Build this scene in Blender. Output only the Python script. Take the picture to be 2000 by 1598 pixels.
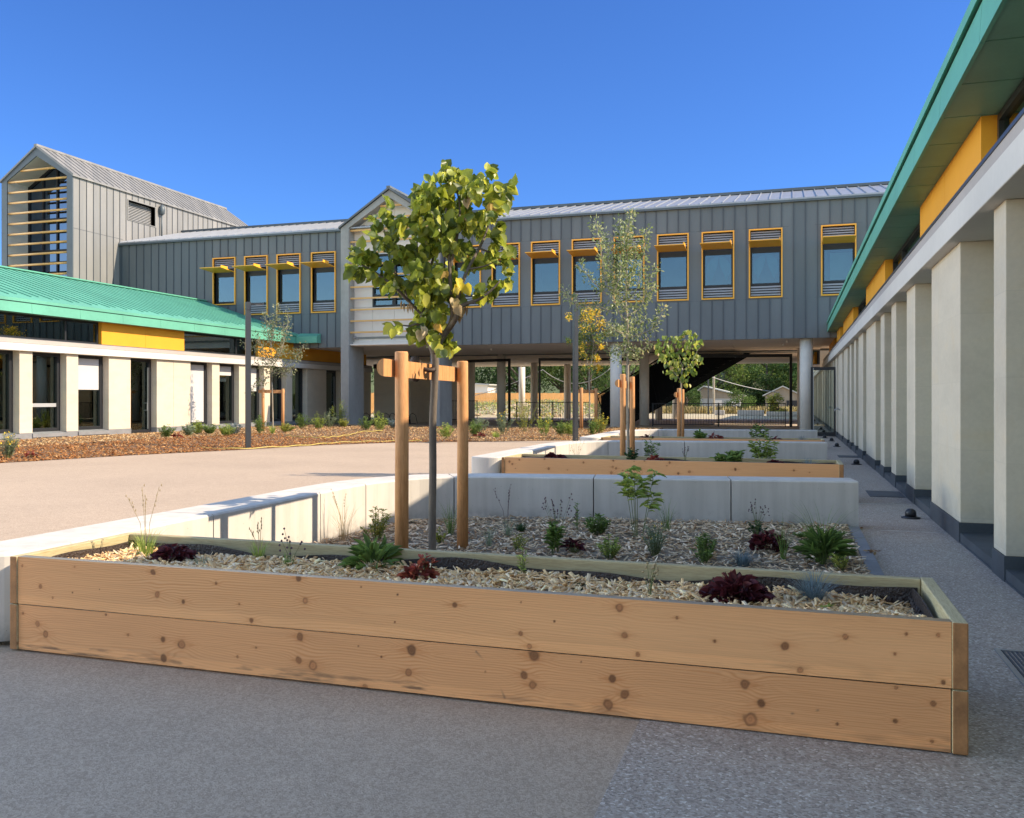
import bpy, math, random
import numpy as np
from mathutils import Vector

for _o in list(bpy.data.objects):
    bpy.data.objects.remove(_o)
SC = bpy.context.scene
COL = SC.collection

# ------------------------------------------------------------------ camera
YAW = math.radians(17.72)
cam = bpy.data.cameras.new('camera')
cam.sensor_fit = 'HORIZONTAL'
cam.sensor_width = 36.0
cam.lens = 36.0 * 1712.0 / 2000.0
cam.shift_y = -20.0 / 2000.0
cam.clip_start = 0.05
cam.clip_end = 2000
camo = bpy.data.objects.new('camera', cam)
COL.objects.link(camo)
camo.location = (0, 0, 1.4)
camo.rotation_euler = (math.radians(90), 0, YAW)
SC.camera = camo

# ------------------------------------------------------------------ sky, sun, exposure
SUNV = Vector((1.235, 0.20, 1.0)).normalized()
SUN_ELEV = math.asin(SUNV.z)
SUN_AZ = math.atan2(SUNV.x, SUNV.y)
w = bpy.data.worlds.new('World')
SC.world = w
w.use_nodes = True
wn = w.node_tree
bg = wn.nodes['Background']
sky = wn.nodes.new('ShaderNodeTexSky')
sky.sky_type = 'NISHITA'
sky.sun_disc = False
sky.sun_elevation = SUN_ELEV
sky.sun_rotation = SUN_AZ
sky.altitude = 300
sky.air_density = 1.0
sky.dust_density = 0.15
sky.ozone_density = 3.0
# sky tint: deep blue where the camera looks, warm fill brightness added out of view
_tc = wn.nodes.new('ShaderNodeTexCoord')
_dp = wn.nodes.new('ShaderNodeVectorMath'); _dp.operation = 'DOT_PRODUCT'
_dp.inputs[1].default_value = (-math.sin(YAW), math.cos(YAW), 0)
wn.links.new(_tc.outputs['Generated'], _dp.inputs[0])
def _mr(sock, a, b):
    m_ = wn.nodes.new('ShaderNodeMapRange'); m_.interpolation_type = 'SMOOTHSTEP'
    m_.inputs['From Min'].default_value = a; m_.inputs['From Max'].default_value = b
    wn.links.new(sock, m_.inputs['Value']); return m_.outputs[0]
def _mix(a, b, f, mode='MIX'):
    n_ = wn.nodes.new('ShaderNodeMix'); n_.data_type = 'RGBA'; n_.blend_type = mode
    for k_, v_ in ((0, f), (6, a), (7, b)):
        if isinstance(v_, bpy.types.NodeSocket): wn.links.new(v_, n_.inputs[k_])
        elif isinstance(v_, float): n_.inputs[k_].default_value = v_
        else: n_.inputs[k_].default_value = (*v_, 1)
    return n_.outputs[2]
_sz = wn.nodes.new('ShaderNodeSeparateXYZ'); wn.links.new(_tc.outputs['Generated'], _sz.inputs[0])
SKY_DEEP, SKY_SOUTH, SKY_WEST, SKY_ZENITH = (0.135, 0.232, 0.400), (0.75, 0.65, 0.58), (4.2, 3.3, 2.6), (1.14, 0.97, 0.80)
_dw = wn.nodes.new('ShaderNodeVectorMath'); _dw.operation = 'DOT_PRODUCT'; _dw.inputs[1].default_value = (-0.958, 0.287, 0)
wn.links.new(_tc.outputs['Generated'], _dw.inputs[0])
_side_fill = _mix(SKY_SOUTH, SKY_WEST, _mr(_dw.outputs['Value'], 0.58, 0.92))
_around = _mix(_side_fill, SKY_ZENITH, _mr(_sz.outputs[2], 0.30, 0.75))
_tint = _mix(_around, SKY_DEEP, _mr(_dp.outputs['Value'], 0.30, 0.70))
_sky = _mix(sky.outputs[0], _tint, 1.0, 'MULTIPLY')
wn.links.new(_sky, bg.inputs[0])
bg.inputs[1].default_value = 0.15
sun = bpy.data.lights.new('sun', 'SUN')
sun.energy = 2.5
sun.angle = math.radians(0.5)
sun.color = (1.0, 0.84, 0.62)
suno = bpy.data.objects.new('sun', sun)
COL.objects.link(suno)
suno.rotation_euler = SUNV.to_track_quat('Z', 'Y').to_euler()
suno.location = (30, 5, 40)
SC.view_settings.view_transform = 'Standard'
SC.view_settings.look = 'None'
SC.view_settings.gamma = 1
SC.view_settings.exposure = 1.72
SC.render.engine = 'CYCLES'
SC.cycles.max_bounces = 8
SC.cycles.transparent_max_bounces = 12
SC.cycles.use_denoising = True

R = np.random.default_rng(7)

# ------------------------------------------------------------------ helpers: objects
def tag(o, label=None, cat=None, group=None, kind=None):
    if label: o['label'] = label
    if cat: o['category'] = cat
    if group: o['group'] = group
    if kind: o['kind'] = kind
    return o

def thing(name, label, cat, loc=(0, 0, 0), group=None, rotz=0.0):
    o = bpy.data.objects.new(name, None)
    o.empty_display_size = 0.2
    COL.objects.link(o)
    o.location = loc
    o.rotation_euler = (0, 0, rotz)
    return tag(o, label, cat, group)

def origin(p):
    v = np.zeros(3)
    while p is not None:
        v += np.array(p.location)
        p = p.parent
    return v

def np_mesh(name, V, F, mat, parent=None, col=None, smooth=False, local=False, loc=None):
    """V (N,3); F (M,k) array or list of such arrays."""
    V = np.asarray(V, dtype=np.float64)
    off = np.zeros(3)
    if parent is not None and not local:
        off = origin(parent)
    if loc is not None:
        off = np.array(loc, float)
    if loc is not None and local:
        off = np.zeros(3)
    V = V - off
    if not isinstance(F, list):
        F = [F]
    F = [np.asarray(f, dtype=np.int32) for f in F if len(f)]
    me = bpy.data.meshes.new(name)
    me.vertices.add(len(V))
    me.vertices.foreach_set('co', V.astype(np.float32).ravel())
    nl = sum(f.size for f in F)
    npoly = sum(f.shape[0] for f in F)
    me.loops.add(nl)
    me.loops.foreach_set('vertex_index', np.concatenate([f.ravel() for f in F]))
    me.polygons.add(npoly)
    ls, lt, s = [], [], 0
    for f in F:
        k = f.shape[1]
        ls.append(np.arange(f.shape[0]) * k + s)
        lt.append(np.full(f.shape[0], k))
        s += f.size
    me.polygons.foreach_set('loop_start', np.concatenate(ls).astype(np.int32))
    if smooth:
        me.polygons.foreach_set('use_smooth', np.ones(npoly, dtype=bool))
    me.update(calc_edges=True)
    me.validate()
    if col is not None:
        a = me.color_attributes.new('Col', 'FLOAT_COLOR', 'POINT')
        c = np.ones((len(V), 4), dtype=np.float32)
        c[:, :3] = col
        a.data.foreach_set('color', c.ravel())
    me.materials.append(mat)
    o = bpy.data.objects.new(name, me)
    COL.objects.link(o)
    if parent is not None:
        o.parent = parent
    elif loc is not None:
        o.location = loc
    return o

class MB:
    def __init__(s):
        s.v = []; s.f = []; s.mi = []; s.cur = 0
    def add(s, vs, fs):
        n = len(s.v)
        s.v += [tuple(map(float, v)) for v in vs]
        s.f += [tuple(i + n for i in f) for f in fs]
        s.mi += [s.cur]*len(fs)
        return s
    def box(s, x0, y0, z0, x1, y1, z1):
        x0, x1 = min(x0, x1), max(x0, x1); y0, y1 = min(y0, y1), max(y0, y1); z0, z1 = min(z0, z1), max(z0, z1)
        return s.add([(x0,y0,z0),(x1,y0,z0),(x1,y1,z0),(x0,y1,z0),(x0,y0,z1),(x1,y0,z1),(x1,y1,z1),(x0,y1,z1)],
                     [(0,3,2,1),(4,5,6,7),(0,1,5,4),(1,2,6,5),(2,3,7,6),(3,0,4,7)])
    def hexa(s, a, b):
        """two quads a,b (4 pts each, same order) -> closed hexahedron"""
        return s.add(list(a) + list(b), [(0,3,2,1),(4,5,6,7),(0,1,5,4),(1,2,6,5),(2,3,7,6),(3,0,4,7)])
    def prism(s, poly, y0, y1, axis='y'):
        """poly list of (a,b); axis y: (x,z); x: (y,z); z: (x,y)"""
        n = len(poly)
        def m(p, t):
            return (p[0], t, p[1]) if axis == 'y' else ((t, p[0], p[1]) if axis == 'x' else (p[0], p[1], t))
        vs = [m(p, y0) for p in poly] + [m(p, y1) for p in poly]
        fs = [tuple(range(n))[::-1], tuple(range(n, 2*n))]
        fs += [(i, (i+1) % n, n + (i+1) % n, n + i) for i in range(n)]
        return s.add(vs, fs)
    def quad(s, *p):
        return s.add(p, [(0,1,2,3)])
    def tube(s, pts, rad, n=10, cap=True):
        P = np.array(pts, float)
        if np.isscalar(rad): rad = [rad] * len(P)
        T = np.gradient(P, axis=0)
        T /= np.linalg.norm(T, axis=1)[:, None] + 1e-9
        ref = np.array([0, 0, 1.0]) if abs(T[0][2]) < .9 else np.array([1.0, 0, 0])
        u = np.cross(T[0], ref); u /= np.linalg.norm(u)
        base = len(s.v)
        for i in range(len(P)):
            u = u - T[i] * (u @ T[i]); u /= np.linalg.norm(u) + 1e-9
            v = np.cross(T[i], u)
            for k in range(n):
                a = 2 * math.pi * k / n
                s.v.append(tuple(P[i] + rad[i] * (u * math.cos(a) + v * math.sin(a))))
        for i in range(len(P) - 1):
            for k in range(n):
                k2 = (k + 1) % n
                s.f.append((base+i*n+k, base+i*n+k2, base+(i+1)*n+k2, base+(i+1)*n+k))
        if cap:
            s.f.append(tuple(base + k for k in range(n))[::-1])
            e = base + (len(P)-1)*n
            s.f.append(tuple(e + k for k in range(n)))
        return s
    def cyl(s, x, y, z0, z1, r, n=24, r1=None):
        return s.tube([(x,y,z0),(x,y,z1)], [r, r if r1 is None else r1], n)
    def lathe(s, x, y, prof, n=16):
        b = len(s.v)
        for (r, z) in prof:
            for k in range(n):
                a = 2*math.pi*k/n
                s.v.append((x + r*math.cos(a), y + r*math.sin(a), z))
        for i in range(len(prof)-1):
            for k in range(n):
                k2 = (k+1) % n
                s.f.append((b+i*n+k, b+i*n+k2, b+(i+1)*n+k2, b+(i+1)*n+k))
        s.f.append(tuple(b+k for k in range(n))[::-1])
        e = b+(len(prof)-1)*n
        s.f.append(tuple(e+k for k in range(n)))
        return s
    def build(s, name, mat, parent=None, smooth=False, bevel=0.0, loc=None, mat2=None):
        off = origin(parent) if parent is not None else (np.array(loc, float) if loc is not None else np.zeros(3))
        me = bpy.data.meshes.new(name)
        me.from_pydata([tuple(np.array(v) - off) for v in s.v], [], s.f)
        me.update()
        me.materials.append(mat)
        if mat2 is not None:
            me.materials.append(mat2)
            me.polygons.foreach_set('material_index', s.mi)
        o = bpy.data.objects.new(name, me)
        COL.objects.link(o)
        if parent is not None: o.parent = parent
        elif loc is not None: o.location = loc
        if smooth:
            for p in me.polygons: p.use_smooth = len(p.vertices) == 4
        if bevel > 0:
            b = o.modifiers.new('bevel', 'BEVEL')
            b.width = bevel; b.segments = 2; b.limit_method = 'ANGLE'; b.angle_limit = math.radians(40)
        return o

# ------------------------------------------------------------------ helpers: materials
def newmat(name):
    m = bpy.data.materials.new(name)
    m.use_nodes = True
    nt = m.node_tree
    return m, nt, nt.nodes['Principled BSDF']

def pos(nt, scale=(1, 1, 1)):
    g = nt.nodes.new('ShaderNodeNewGeometry')
    mp = nt.nodes.new('ShaderNodeMapping')
    mp.inputs['Scale'].default_value = scale
    nt.links.new(g.outputs['Position'], mp.inputs['Vector'])
    return mp.outputs['Vector']

def noise(nt, vec, scale, detail=4, rough=0.55):
    n = nt.nodes.new('ShaderNodeTexNoise')
    n.inputs['Scale'].default_value = scale
    n.inputs['Detail'].default_value = detail
    n.inputs['Roughness'].default_value = rough
    nt.links.new(vec, n.inputs['Vector'])
    return n.outputs['Fac']

def ramp(nt, fac, stops):
    r = nt.nodes.new('ShaderNodeValToRGB')
    e = r.color_ramp.elements
    while len(e) < len(stops): e.new(0.5)
    for i, (p, c) in enumerate(stops):
        e[i].position = p
        e[i].color = (*c, 1) if len(c) == 3 else c
    nt.links.new(fac, r.inputs[0])
    return r.outputs[0]

def mixc(nt, a, b, fac, mode='MIX'):
    m = nt.nodes.new('ShaderNodeMix')
    m.data_type = 'RGBA'; m.blend_type = mode
    for sock, val in ((m.inputs[0], fac), (m.inputs[6], a), (m.inputs[7], b)):
        if isinstance(val, bpy.types.NodeSocket): nt.links.new(val, sock)
        elif isinstance(val, (int, float)): sock.default_value = val
        else: sock.default_value = (*val, 1)
    return m.outputs[2]

def bump(nt, p, height, strength=0.3, dist=0.01):
    b = nt.nodes.new('ShaderNodeBump')
    b.inputs['Strength'].default_value = strength
    b.inputs['Distance'].default_value = dist
    nt.links.new(height, b.inputs['Height'])
    nt.links.new(b.outputs[0], p.inputs['Normal'])

def mat(name, base, rough=0.6, metal=0.0, var=0.12, scale=1.5, fine=40, bmp=0.1, bdist=0.004, stretch=(1, 1, 1), spec=0.5):
    """plain coloured surface with slight large- and small-scale variation"""
    m, nt, p = newmat(name)
    v = pos(nt, stretch)
    n1 = noise(nt, v, scale, 5)
    n2 = noise(nt, v, fine, 3)
    lo = tuple(c * (1 - var) for c in base); hi = tuple(min(1, c * (1 + var)) for c in base)
    c1 = ramp(nt, n1, [(0.3, lo), (0.7, hi)])
    c2 = ramp(nt, n2, [(0.3, (1 - var*.7,)*3), (0.7, (1 + 0.0,)*3)])
    nt.links.new(mixc(nt, c1, c2, 1.0, 'MULTIPLY'), p.inputs['Base Color'])
    p.inputs['Roughness'].default_value = rough
    p.inputs['Metallic'].default_value = metal
    p.inputs['Specular IOR Level'].default_value = spec
    if bmp: bump(nt, p, n2, bmp, bdist)
    return m

def attr_mat(name, rough=0.7, translucent=0.0, spec=0.3, bmpscale=0, gain=1.0):
    m, nt, p = newmat(name)
    a = nt.nodes.new('ShaderNodeAttribute'); a.attribute_name = 'Col'
    c = a.outputs['Color']
    nt.links.new(c, p.inputs['Base Color'])
    p.inputs['Roughness'].default_value = rough
    p.inputs['Specular IOR Level'].default_value = spec
    if bmpscale:
        bump(nt, p, noise(nt, pos(nt), bmpscale), 0.3, 0.004)
    if translucent > 0:
        t = nt.nodes.new('ShaderNodeBsdfTranslucent')
        tc = mixc(nt, c, (1.0, 0.92, 0.3), 0.35, 'MULTIPLY')
        g = nt.nodes.new('ShaderNodeHueSaturation'); g.inputs['Value'].default_value = 1.9
        nt.links.new(c, g.inputs['Color'])
        nt.links.new(g.outputs[0], t.inputs[0])
        mx = nt.nodes.new('ShaderNodeMixShader'); mx.inputs[0].default_value = translucent
        nt.links.new(p.outputs[0], mx.inputs[1]); nt.links.new(t.outputs[0], mx.inputs[2])
        nt.links.new(mx.outputs[0], nt.nodes['Material Output'].inputs[0])
    return m

def glass_mat(name, tint=(0.8, 0.85, 0.85), refl=0.35, rcol=(0.9, 0.95, 1.0)):
    m, nt, p = newmat(name)
    nt.nodes.remove(p)
    t = nt.nodes.new('ShaderNodeBsdfTransparent'); t.inputs[0].default_value = (*tint, 1)
    g = nt.nodes.new('ShaderNodeBsdfGlossy'); g.inputs['Roughness'].default_value = 0.01; g.inputs[0].default_value = (*rcol, 1)
    f = nt.nodes.new('ShaderNodeFresnel'); f.inputs[0].default_value = 1.5
    ma = nt.nodes.new('ShaderNodeMath'); ma.operation = 'ADD'; ma.inputs[1].default_value = refl; ma.use_clamp = True
    nt.links.new(f.outputs[0], ma.inputs[0])
    mx = nt.nodes.new('ShaderNodeMixShader')
    nt.links.new(ma.outputs[0], mx.inputs[0]); nt.links.new(t.outputs[0], mx.inputs[1]); nt.links.new(g.outputs[0], mx.inputs[2])
    nt.links.new(mx.outputs[0], nt.nodes['Material Output'].inputs[0])
    return m

def granular(name, base, speck, scale=90, amount=0.35, patch=0.1, bscale=140):
    """pavement: fine aggregate with dark and pale grains and large soft patches"""
    m, nt, p = newmat(name)
    v = pos(nt)
    vo = nt.nodes.new('ShaderNodeTexVoronoi'); vo.inputs['Scale'].default_value = scale
    nt.links.new(v, vo.inputs['Vector'])
    sep = nt.nodes.new('ShaderNodeSeparateColor'); nt.links.new(vo.outputs['Color'], sep.inputs[0])
    grain = ramp(nt, sep.outputs[0], speck)
    big = ramp(nt, noise(nt, v, 0.35, 6, 0.6), [(0.3, tuple(c*(1-patch) for c in base)), (0.7, tuple(c*(1+patch) for c in base))])
    mid = ramp(nt, noise(nt, v, 7, 5, 0.7), [(0.25, (0.82,)*3), (0.75, (1.08,)*3)])
    c = mixc(nt, mixc(nt, big, mid, 1.0, 'MULTIPLY'), grain, amount)
    nt.links.new(c, p.inputs['Base Color'])
    p.inputs['Roughness'].default_value = 0.85
    p.inputs['Specular IOR Level'].default_value = 0.25
    bump(nt, p, noise(nt, v, bscale, 3), 0.5, 0.006)
    return m

M = {}
M['pavement'] = granular('resin_pavement', (0.46, 0.345, 0.25), [(0.0, (0.22, 0.165, 0.125)), (0.5, (0.40, 0.31, 0.235)), (1.0, (0.54, 0.43, 0.335))], 110, 0.50, 0.16)
M['aggregate'] = granular('exposed_aggregate', (0.48, 0.385, 0.31), [(0.0, (0.10, 0.085, 0.075)), (0.3, (0.26, 0.21, 0.18)), (0.7, (0.38, 0.33, 0.29)), (0.93, (0.46, 0.42, 0.38)), (1.0, (0.74, 0.69, 0.63))], 105, 0.60, 0.12)
M['floor'] = granular('undercroft_paving', (0.58, 0.48, 0.38), [(0.0, (0.2, 0.17, 0.14)), (1.0, (0.55, 0.45, 0.36))], 80, 0.4)
M['land'] = granular('dry_land', (0.46, 0.38, 0.26), [(0.0, (0.22, 0.2, 0.1)), (1.0, (0.6, 0.5, 0.35))], 6, 0.5, 0.2)
M['soil'] = mat('bark_soil', (0.17, 0.10, 0.055), 0.9, var=0.4, scale=6, fine=60, bmp=0.6, bdist=0.02)
M['strawsoil'] = mat('chip_bed', (0.24, 0.19, 0.13), 0.9, var=0.4, scale=9, fine=70, bmp=0.6, bdist=0.02)
def panel_mat(name, base, rough, metal, width=.47125):
    m, nt, p = newmat(name)
    g = nt.nodes.new('ShaderNodeNewGeometry'); sp = nt.nodes.new('ShaderNodeSeparateXYZ'); nt.links.new(g.outputs['Position'], sp.inputs[0])
    def mth(op, a, b=0.0):
        q = nt.nodes.new('ShaderNodeMath'); q.operation = op
        for s_, v_ in ((q.inputs[0], a), (q.inputs[1], b)):
            if isinstance(v_, bpy.types.NodeSocket): nt.links.new(v_, s_)
            else: s_.default_value = v_
        return q.outputs[0]
    pid = mth('FLOOR', mth('DIVIDE', mth('ADD', mth('ADD', sp.outputs[0], sp.outputs[1]), 1.83 - 38.0), width))
    wn_ = nt.nodes.new('ShaderNodeTexWhiteNoise'); wn_.noise_dimensions = '1D'; nt.links.new(pid, wn_.inputs['W'])
    tone = ramp(nt, wn_.outputs['Value'], [(0, (.88, .89, .90)), (1, (1.06, 1.05, 1.04))])
    v = pos(nt, (1, 1, .22))
    big = ramp(nt, noise(nt, v, 1.1, 5, .6), [(.3, tuple(c*.90 for c in base)), (.7, tuple(c*1.10 for c in base))])
    nt.links.new(mixc(nt, big, tone, 1.0, 'MULTIPLY'), p.inputs['Base Color'])
    p.inputs['Roughness'].default_value = rough; p.inputs['Metallic'].default_value = metal
    bump(nt, p, noise(nt, v, 2.3, 2), .25, .02)
    return m
STEPW = 1.885/4
M['zinc'] = panel_mat('zinc_cladding', (0.135, 0.15, 0.16), 0.5, 0.2, STEPW)
M['zinc_pale'] = panel_mat('pale_zinc', (0.245, 0.238, 0.23), 0.55, 0.15, .46)
M['joint'] = mat('standing_seam', (0.075, 0.085, 0.10), 0.5, 0.2, var=0.05, bmp=0)
M['zinc_dark'] = mat('dark_zinc', (0.10, 0.12, 0.135), 0.5, 0.25, var=0.1)
M['zinc_roof'] = mat('zinc_roof', (0.36, 0.37, 0.39), 0.42, 0.5, var=0.08, bmp=0.03)
M['teal'] = mat('patina_teal', (0.125, 0.385, 0.275), 0.5, 0.1, var=0.10, scale=0.7, fine=9, bmp=0.03)
M['teal_seam_shade'] = mat('patina_seam_shade', (0.07, 0.27, 0.20), 0.5, 0.1, var=0.1, bmp=0)  # darker teal paints in the shadow side of the roof seams
M['teal_dark'] = mat('patina_soffit', (0.17, 0.34, 0.25), 0.5, 0.1, var=0.1, bmp=0.03)
M['yellow'] = mat('yellow_render', (0.74, 0.325, 0.018), 0.7, var=0.04, bmp=0.08)
M['yellow_metal'] = mat('yellow_lacquer', (0.90, 0.42, 0.04), 0.4, var=0.04, bmp=0.0)
M['tube'] = mat('ochre_tube', (0.70, 0.40, 0.13), 0.5, var=0.06, bmp=0.0)
M['column'] = mat('pale_column', (0.74, 0.69, 0.62), 0.8, var=0.08, scale=0.9, fine=9, bmp=0.1)
def cast_mat(name, base):
    m, nt, p = newmat(name); v = pos(nt)
    big = ramp(nt, noise(nt, v, 1.1, 6, .6), [(.3, tuple(c*.88 for c in base)), (.7, tuple(min(1, c*1.06) for c in base))])
    streak = ramp(nt, noise(nt, pos(nt, (9, 9, .5)), 1.0, 4, .6), [(.35, (.88, .88, .87)), (.6, (1, 1, 1))])
    c = mixc(nt, big, streak, 1.0, 'MULTIPLY')
    vo = nt.nodes.new('ShaderNodeTexVoronoi'); vo.inputs['Scale'].default_value = 26; nt.links.new(v, vo.inputs['Vector'])
    hole = ramp(nt, vo.outputs['Distance'], [(.07, (.55, .54, .52)), (.11, (1, 1, 1))])
    sc = nt.nodes.new('ShaderNodeSeparateColor'); nt.links.new(vo.outputs['Color'], sc.inputs[0])
    some = ramp(nt, sc.outputs[0], [(.80, (0, 0, 0)), (.82, (1, 1, 1))])
    c = mixc(nt, c, mixc(nt, c, hole, 1.0, 'MULTIPLY'), some)
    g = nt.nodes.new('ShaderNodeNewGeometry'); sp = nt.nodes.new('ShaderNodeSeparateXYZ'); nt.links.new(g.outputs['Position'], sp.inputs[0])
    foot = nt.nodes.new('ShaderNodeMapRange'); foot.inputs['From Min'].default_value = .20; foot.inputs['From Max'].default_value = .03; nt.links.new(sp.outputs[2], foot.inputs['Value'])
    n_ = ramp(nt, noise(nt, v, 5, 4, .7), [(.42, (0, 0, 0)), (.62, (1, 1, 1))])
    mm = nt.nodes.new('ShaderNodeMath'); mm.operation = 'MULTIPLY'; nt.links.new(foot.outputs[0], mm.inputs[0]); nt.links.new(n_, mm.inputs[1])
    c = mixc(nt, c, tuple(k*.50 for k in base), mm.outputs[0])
    nt.links.new(c, p.inputs['Base Color']); p.inputs['Roughness'].default_value = .78; p.inputs['Specular IOR Level'].default_value = .3
    bump(nt, p, noise(nt, v, 40, 3), .12, .004)
    return m
M['concrete'] = cast_mat('cast_concrete', (0.60, 0.55, 0.50))
M['fairface'] = mat('grey_concrete', (0.34, 0.33, 0.31), 0.8, var=0.16, scale=0.9, fine=9, bmp=0.15, stretch=(1, 1, .5))
M['beam'] = mat('pale_beam', (0.60, 0.56, 0.51), 0.75, var=0.06, scale=0.7, fine=14, bmp=0.08)
M['ledge'] = mat('rosy_ledge', (0.40, 0.355, 0.325), 0.75, var=0.08, scale=0.7, fine=14, bmp=0.08)
M['slate'] = mat('slate_plinth', (0.060, 0.068, 0.080), 0.55, var=0.25, scale=3, fine=40, bmp=0.2)
M['slate_pale'] = mat('slate_plinth_pale', (0.20, 0.20, 0.21), 0.6, var=0.15, scale=3, fine=40, bmp=0.2)
M['white'] = mat('white_panel', (0.80, 0.74, 0.67), 0.5, var=0.04, bmp=0.02)
M['blind'] = mat('white_blind', (0.52, 0.505, 0.50), 0.8, var=0.03, bmp=0.05)
M['curtain'] = mat('mint_curtain', (0.30, 0.52, 0.44), 0.9, var=0.1)
M['soot'] = mat('black_powder_coat', (0.009, 0.0095, 0.011), 0.6, 0.0, var=0.1, bmp=0.0, spec=0.15)
M['pane_reflection'] = mat('teal_reflection', (0.20, 0.36, 0.35), 0.9, var=0.15)
M['black'] = mat('black_frame', (0.018, 0.019, 0.023), 0.45, 0.1, var=0.1, bmp=0.0)
M['anthracite'] = mat('anthracite_lacquer', (0.045, 0.048, 0.054), 0.4, 0.2, var=0.08, bmp=0.0)
M['louvre'] = mat('grey_louvre', (0.40, 0.40, 0.41), 0.5, 0.2, var=0.05, bmp=0.0)
M['soffit'] = mat('soffit_panel', (0.80, 0.70, 0.60), 0.7, var=0.06, scale=0.5, bmp=0.02)
M['room'] = mat('room_paint', (0.26, 0.27, 0.25), 0.9, var=0.15, bmp=0.0)
M['glass'] = glass_mat('window_glass', (0.70, 0.78, 0.72), 0.12, (0.80, 0.92, 0.84))
M['glass_blue'] = glass_mat('coated_glass', (0.62, 0.70, 0.72), 0.085, (0.56, 0.80, 1.0))
M['glass_dark'] = glass_mat('shaded_glass', (0.55, 0.62, 0.66), 0.0, (0.13, 0.175, 0.25))
M['liner'] = mat('dimple_liner', (0.05, 0.032, 0.026), 0.5, var=0.3, fine=70, bmp=0.9, bdist=0.02)
M['galv'] = mat('galvanised', (0.35, 0.36, 0.38), 0.4, 0.7, var=0.1, bmp=0.0)
M['grate'] = mat('grate_blue', (0.05, 0.065, 0.095), 0.45, 0.4, var=0.1, bmp=0.0)
M['hose'] = mat('yellow_hose', (0.60, 0.47, 0.12), 0.45, var=0.1, bmp=0.0)
M['rubber'] = mat('brown_rubber', (0.06, 0.035, 0.025), 0.7, var=0.2)
M['bark_grey'] = mat('smooth_bark', (0.15, 0.118, 0.09), 0.85, var=0.3, scale=9, fine=60, bmp=0.4, bdist=0.006, stretch=(1, 1, .35))
M['bark_pale'] = mat('pale_bark', (0.34, 0.29, 0.22), 0.85, var=0.3, scale=9, fine=60, bmp=0.4, bdist=0.006, stretch=(1, 1, .35))
M['bark_dark'] = mat('dark_bark', (0.10, 0.08, 0.06), 0.9, var=0.3, scale=3, fine=30, bmp=0.4)
M['leaf'] = attr_mat('leaf', 0.40, 0.38, 0.5)
M['plant'] = attr_mat('plant_leaf', 0.55, 0.25, 0.3)
M['farleaf'] = attr_mat('far_foliage', 0.7, 0.2, 0.2)
M['chip'] = attr_mat('wood_chip', 0.85, 0, 0.15)
M['stone_rock'] = mat('white_rock', (0.55, 0.52, 0.46), 0.85, var=0.2, fine=20, bmp=0.3, bdist=0.02)
M['plaster'] = mat('grey_plaster', (0.42, 0.42, 0.41), 0.8, var=0.08)
M['metal_roof'] = mat('pale_sheet_roof', (0.55, 0.54, 0.50), 0.5, 0.1, var=0.08)
M['woodwall'] = mat('board_cladding', (0.30, 0.25, 0.19), 0.8, var=0.15, scale=2, fine=12, stretch=(1, 1, .2))

def wood_mat(name, base, dark, stretch, rough=0.65):
    m, nt, p = newmat(name)
    v = pos(nt, stretch)
    n1 = noise(nt, v, 3.0, 6, 0.65)
    n2 = noise(nt, v, 22.0, 4, 0.6)
    c1 = ramp(nt, n1, [(0.28, dark), (0.5, base), (0.75, tuple(min(1, c*1.15) for c in base))])
    c2 = ramp(nt, n2, [(0.35, (0.80, 0.76, 0.72)), (0.6, (1, 1, 1))])
    vo = nt.nodes.new('ShaderNodeTexVoronoi'); vo.inputs['Scale'].default_value = 1.6
    nt.links.new(pos(nt, tuple(0.5 + 0.5*min(s, 3.0) for s in stretch)), vo.inputs['Vector'])
    kn = ramp(nt, vo.outputs['Distance'], [(0.03, (0.30, 0.17, 0.09)), (0.055, (1, 1, 1))])
    nt.links.new(mixc(nt, mixc(nt, c1, c2, 1.0, 'MULTIPLY'), kn, 1.0, 'MULTIPLY'), p.inputs['Base Color'])
    p.inputs['Roughness'].default_value = rough
    p.inputs['Specular IOR Level'].default_value = 0.3
    bump(nt, p, n2, 0.15, 0.003)
    return m
M['pole'] = wood_mat('debarked_pole', (0.62, 0.31, 0.13), (0.46, 0.20, 0.07), (9, 9, 0.8))
M['plank_x'] = wood_mat('pine_plank', (0.66, 0.375, 0.185), (0.55, 0.30, 0.14), (0.7, 9, 9))
M['plank_y'] = wood_mat('pine_plank_end', (0.50, 0.42, 0.25), (0.42, 0.34, 0.18), (9, 0.7, 9))
M['plank_back'] = wood_mat('treated_plank', (0.46, 0.38, 0.22), (0.38, 0.30, 0.16), (0.7, 9, 9))
M['endgrain'] = mat('end_grain', (0.36, 0.17, 0.065), 0.8, var=0.25, scale=12, fine=90, bmp=0.2)
M['fencewood'] = wood_mat('larch_fence', (0.66, 0.36, 0.13), (0.50, 0.28, 0.11), (6, 6, 0.6))
M['pine_board'] = attr_mat('pine_board', 0.6, 0, 0.3)

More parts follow.
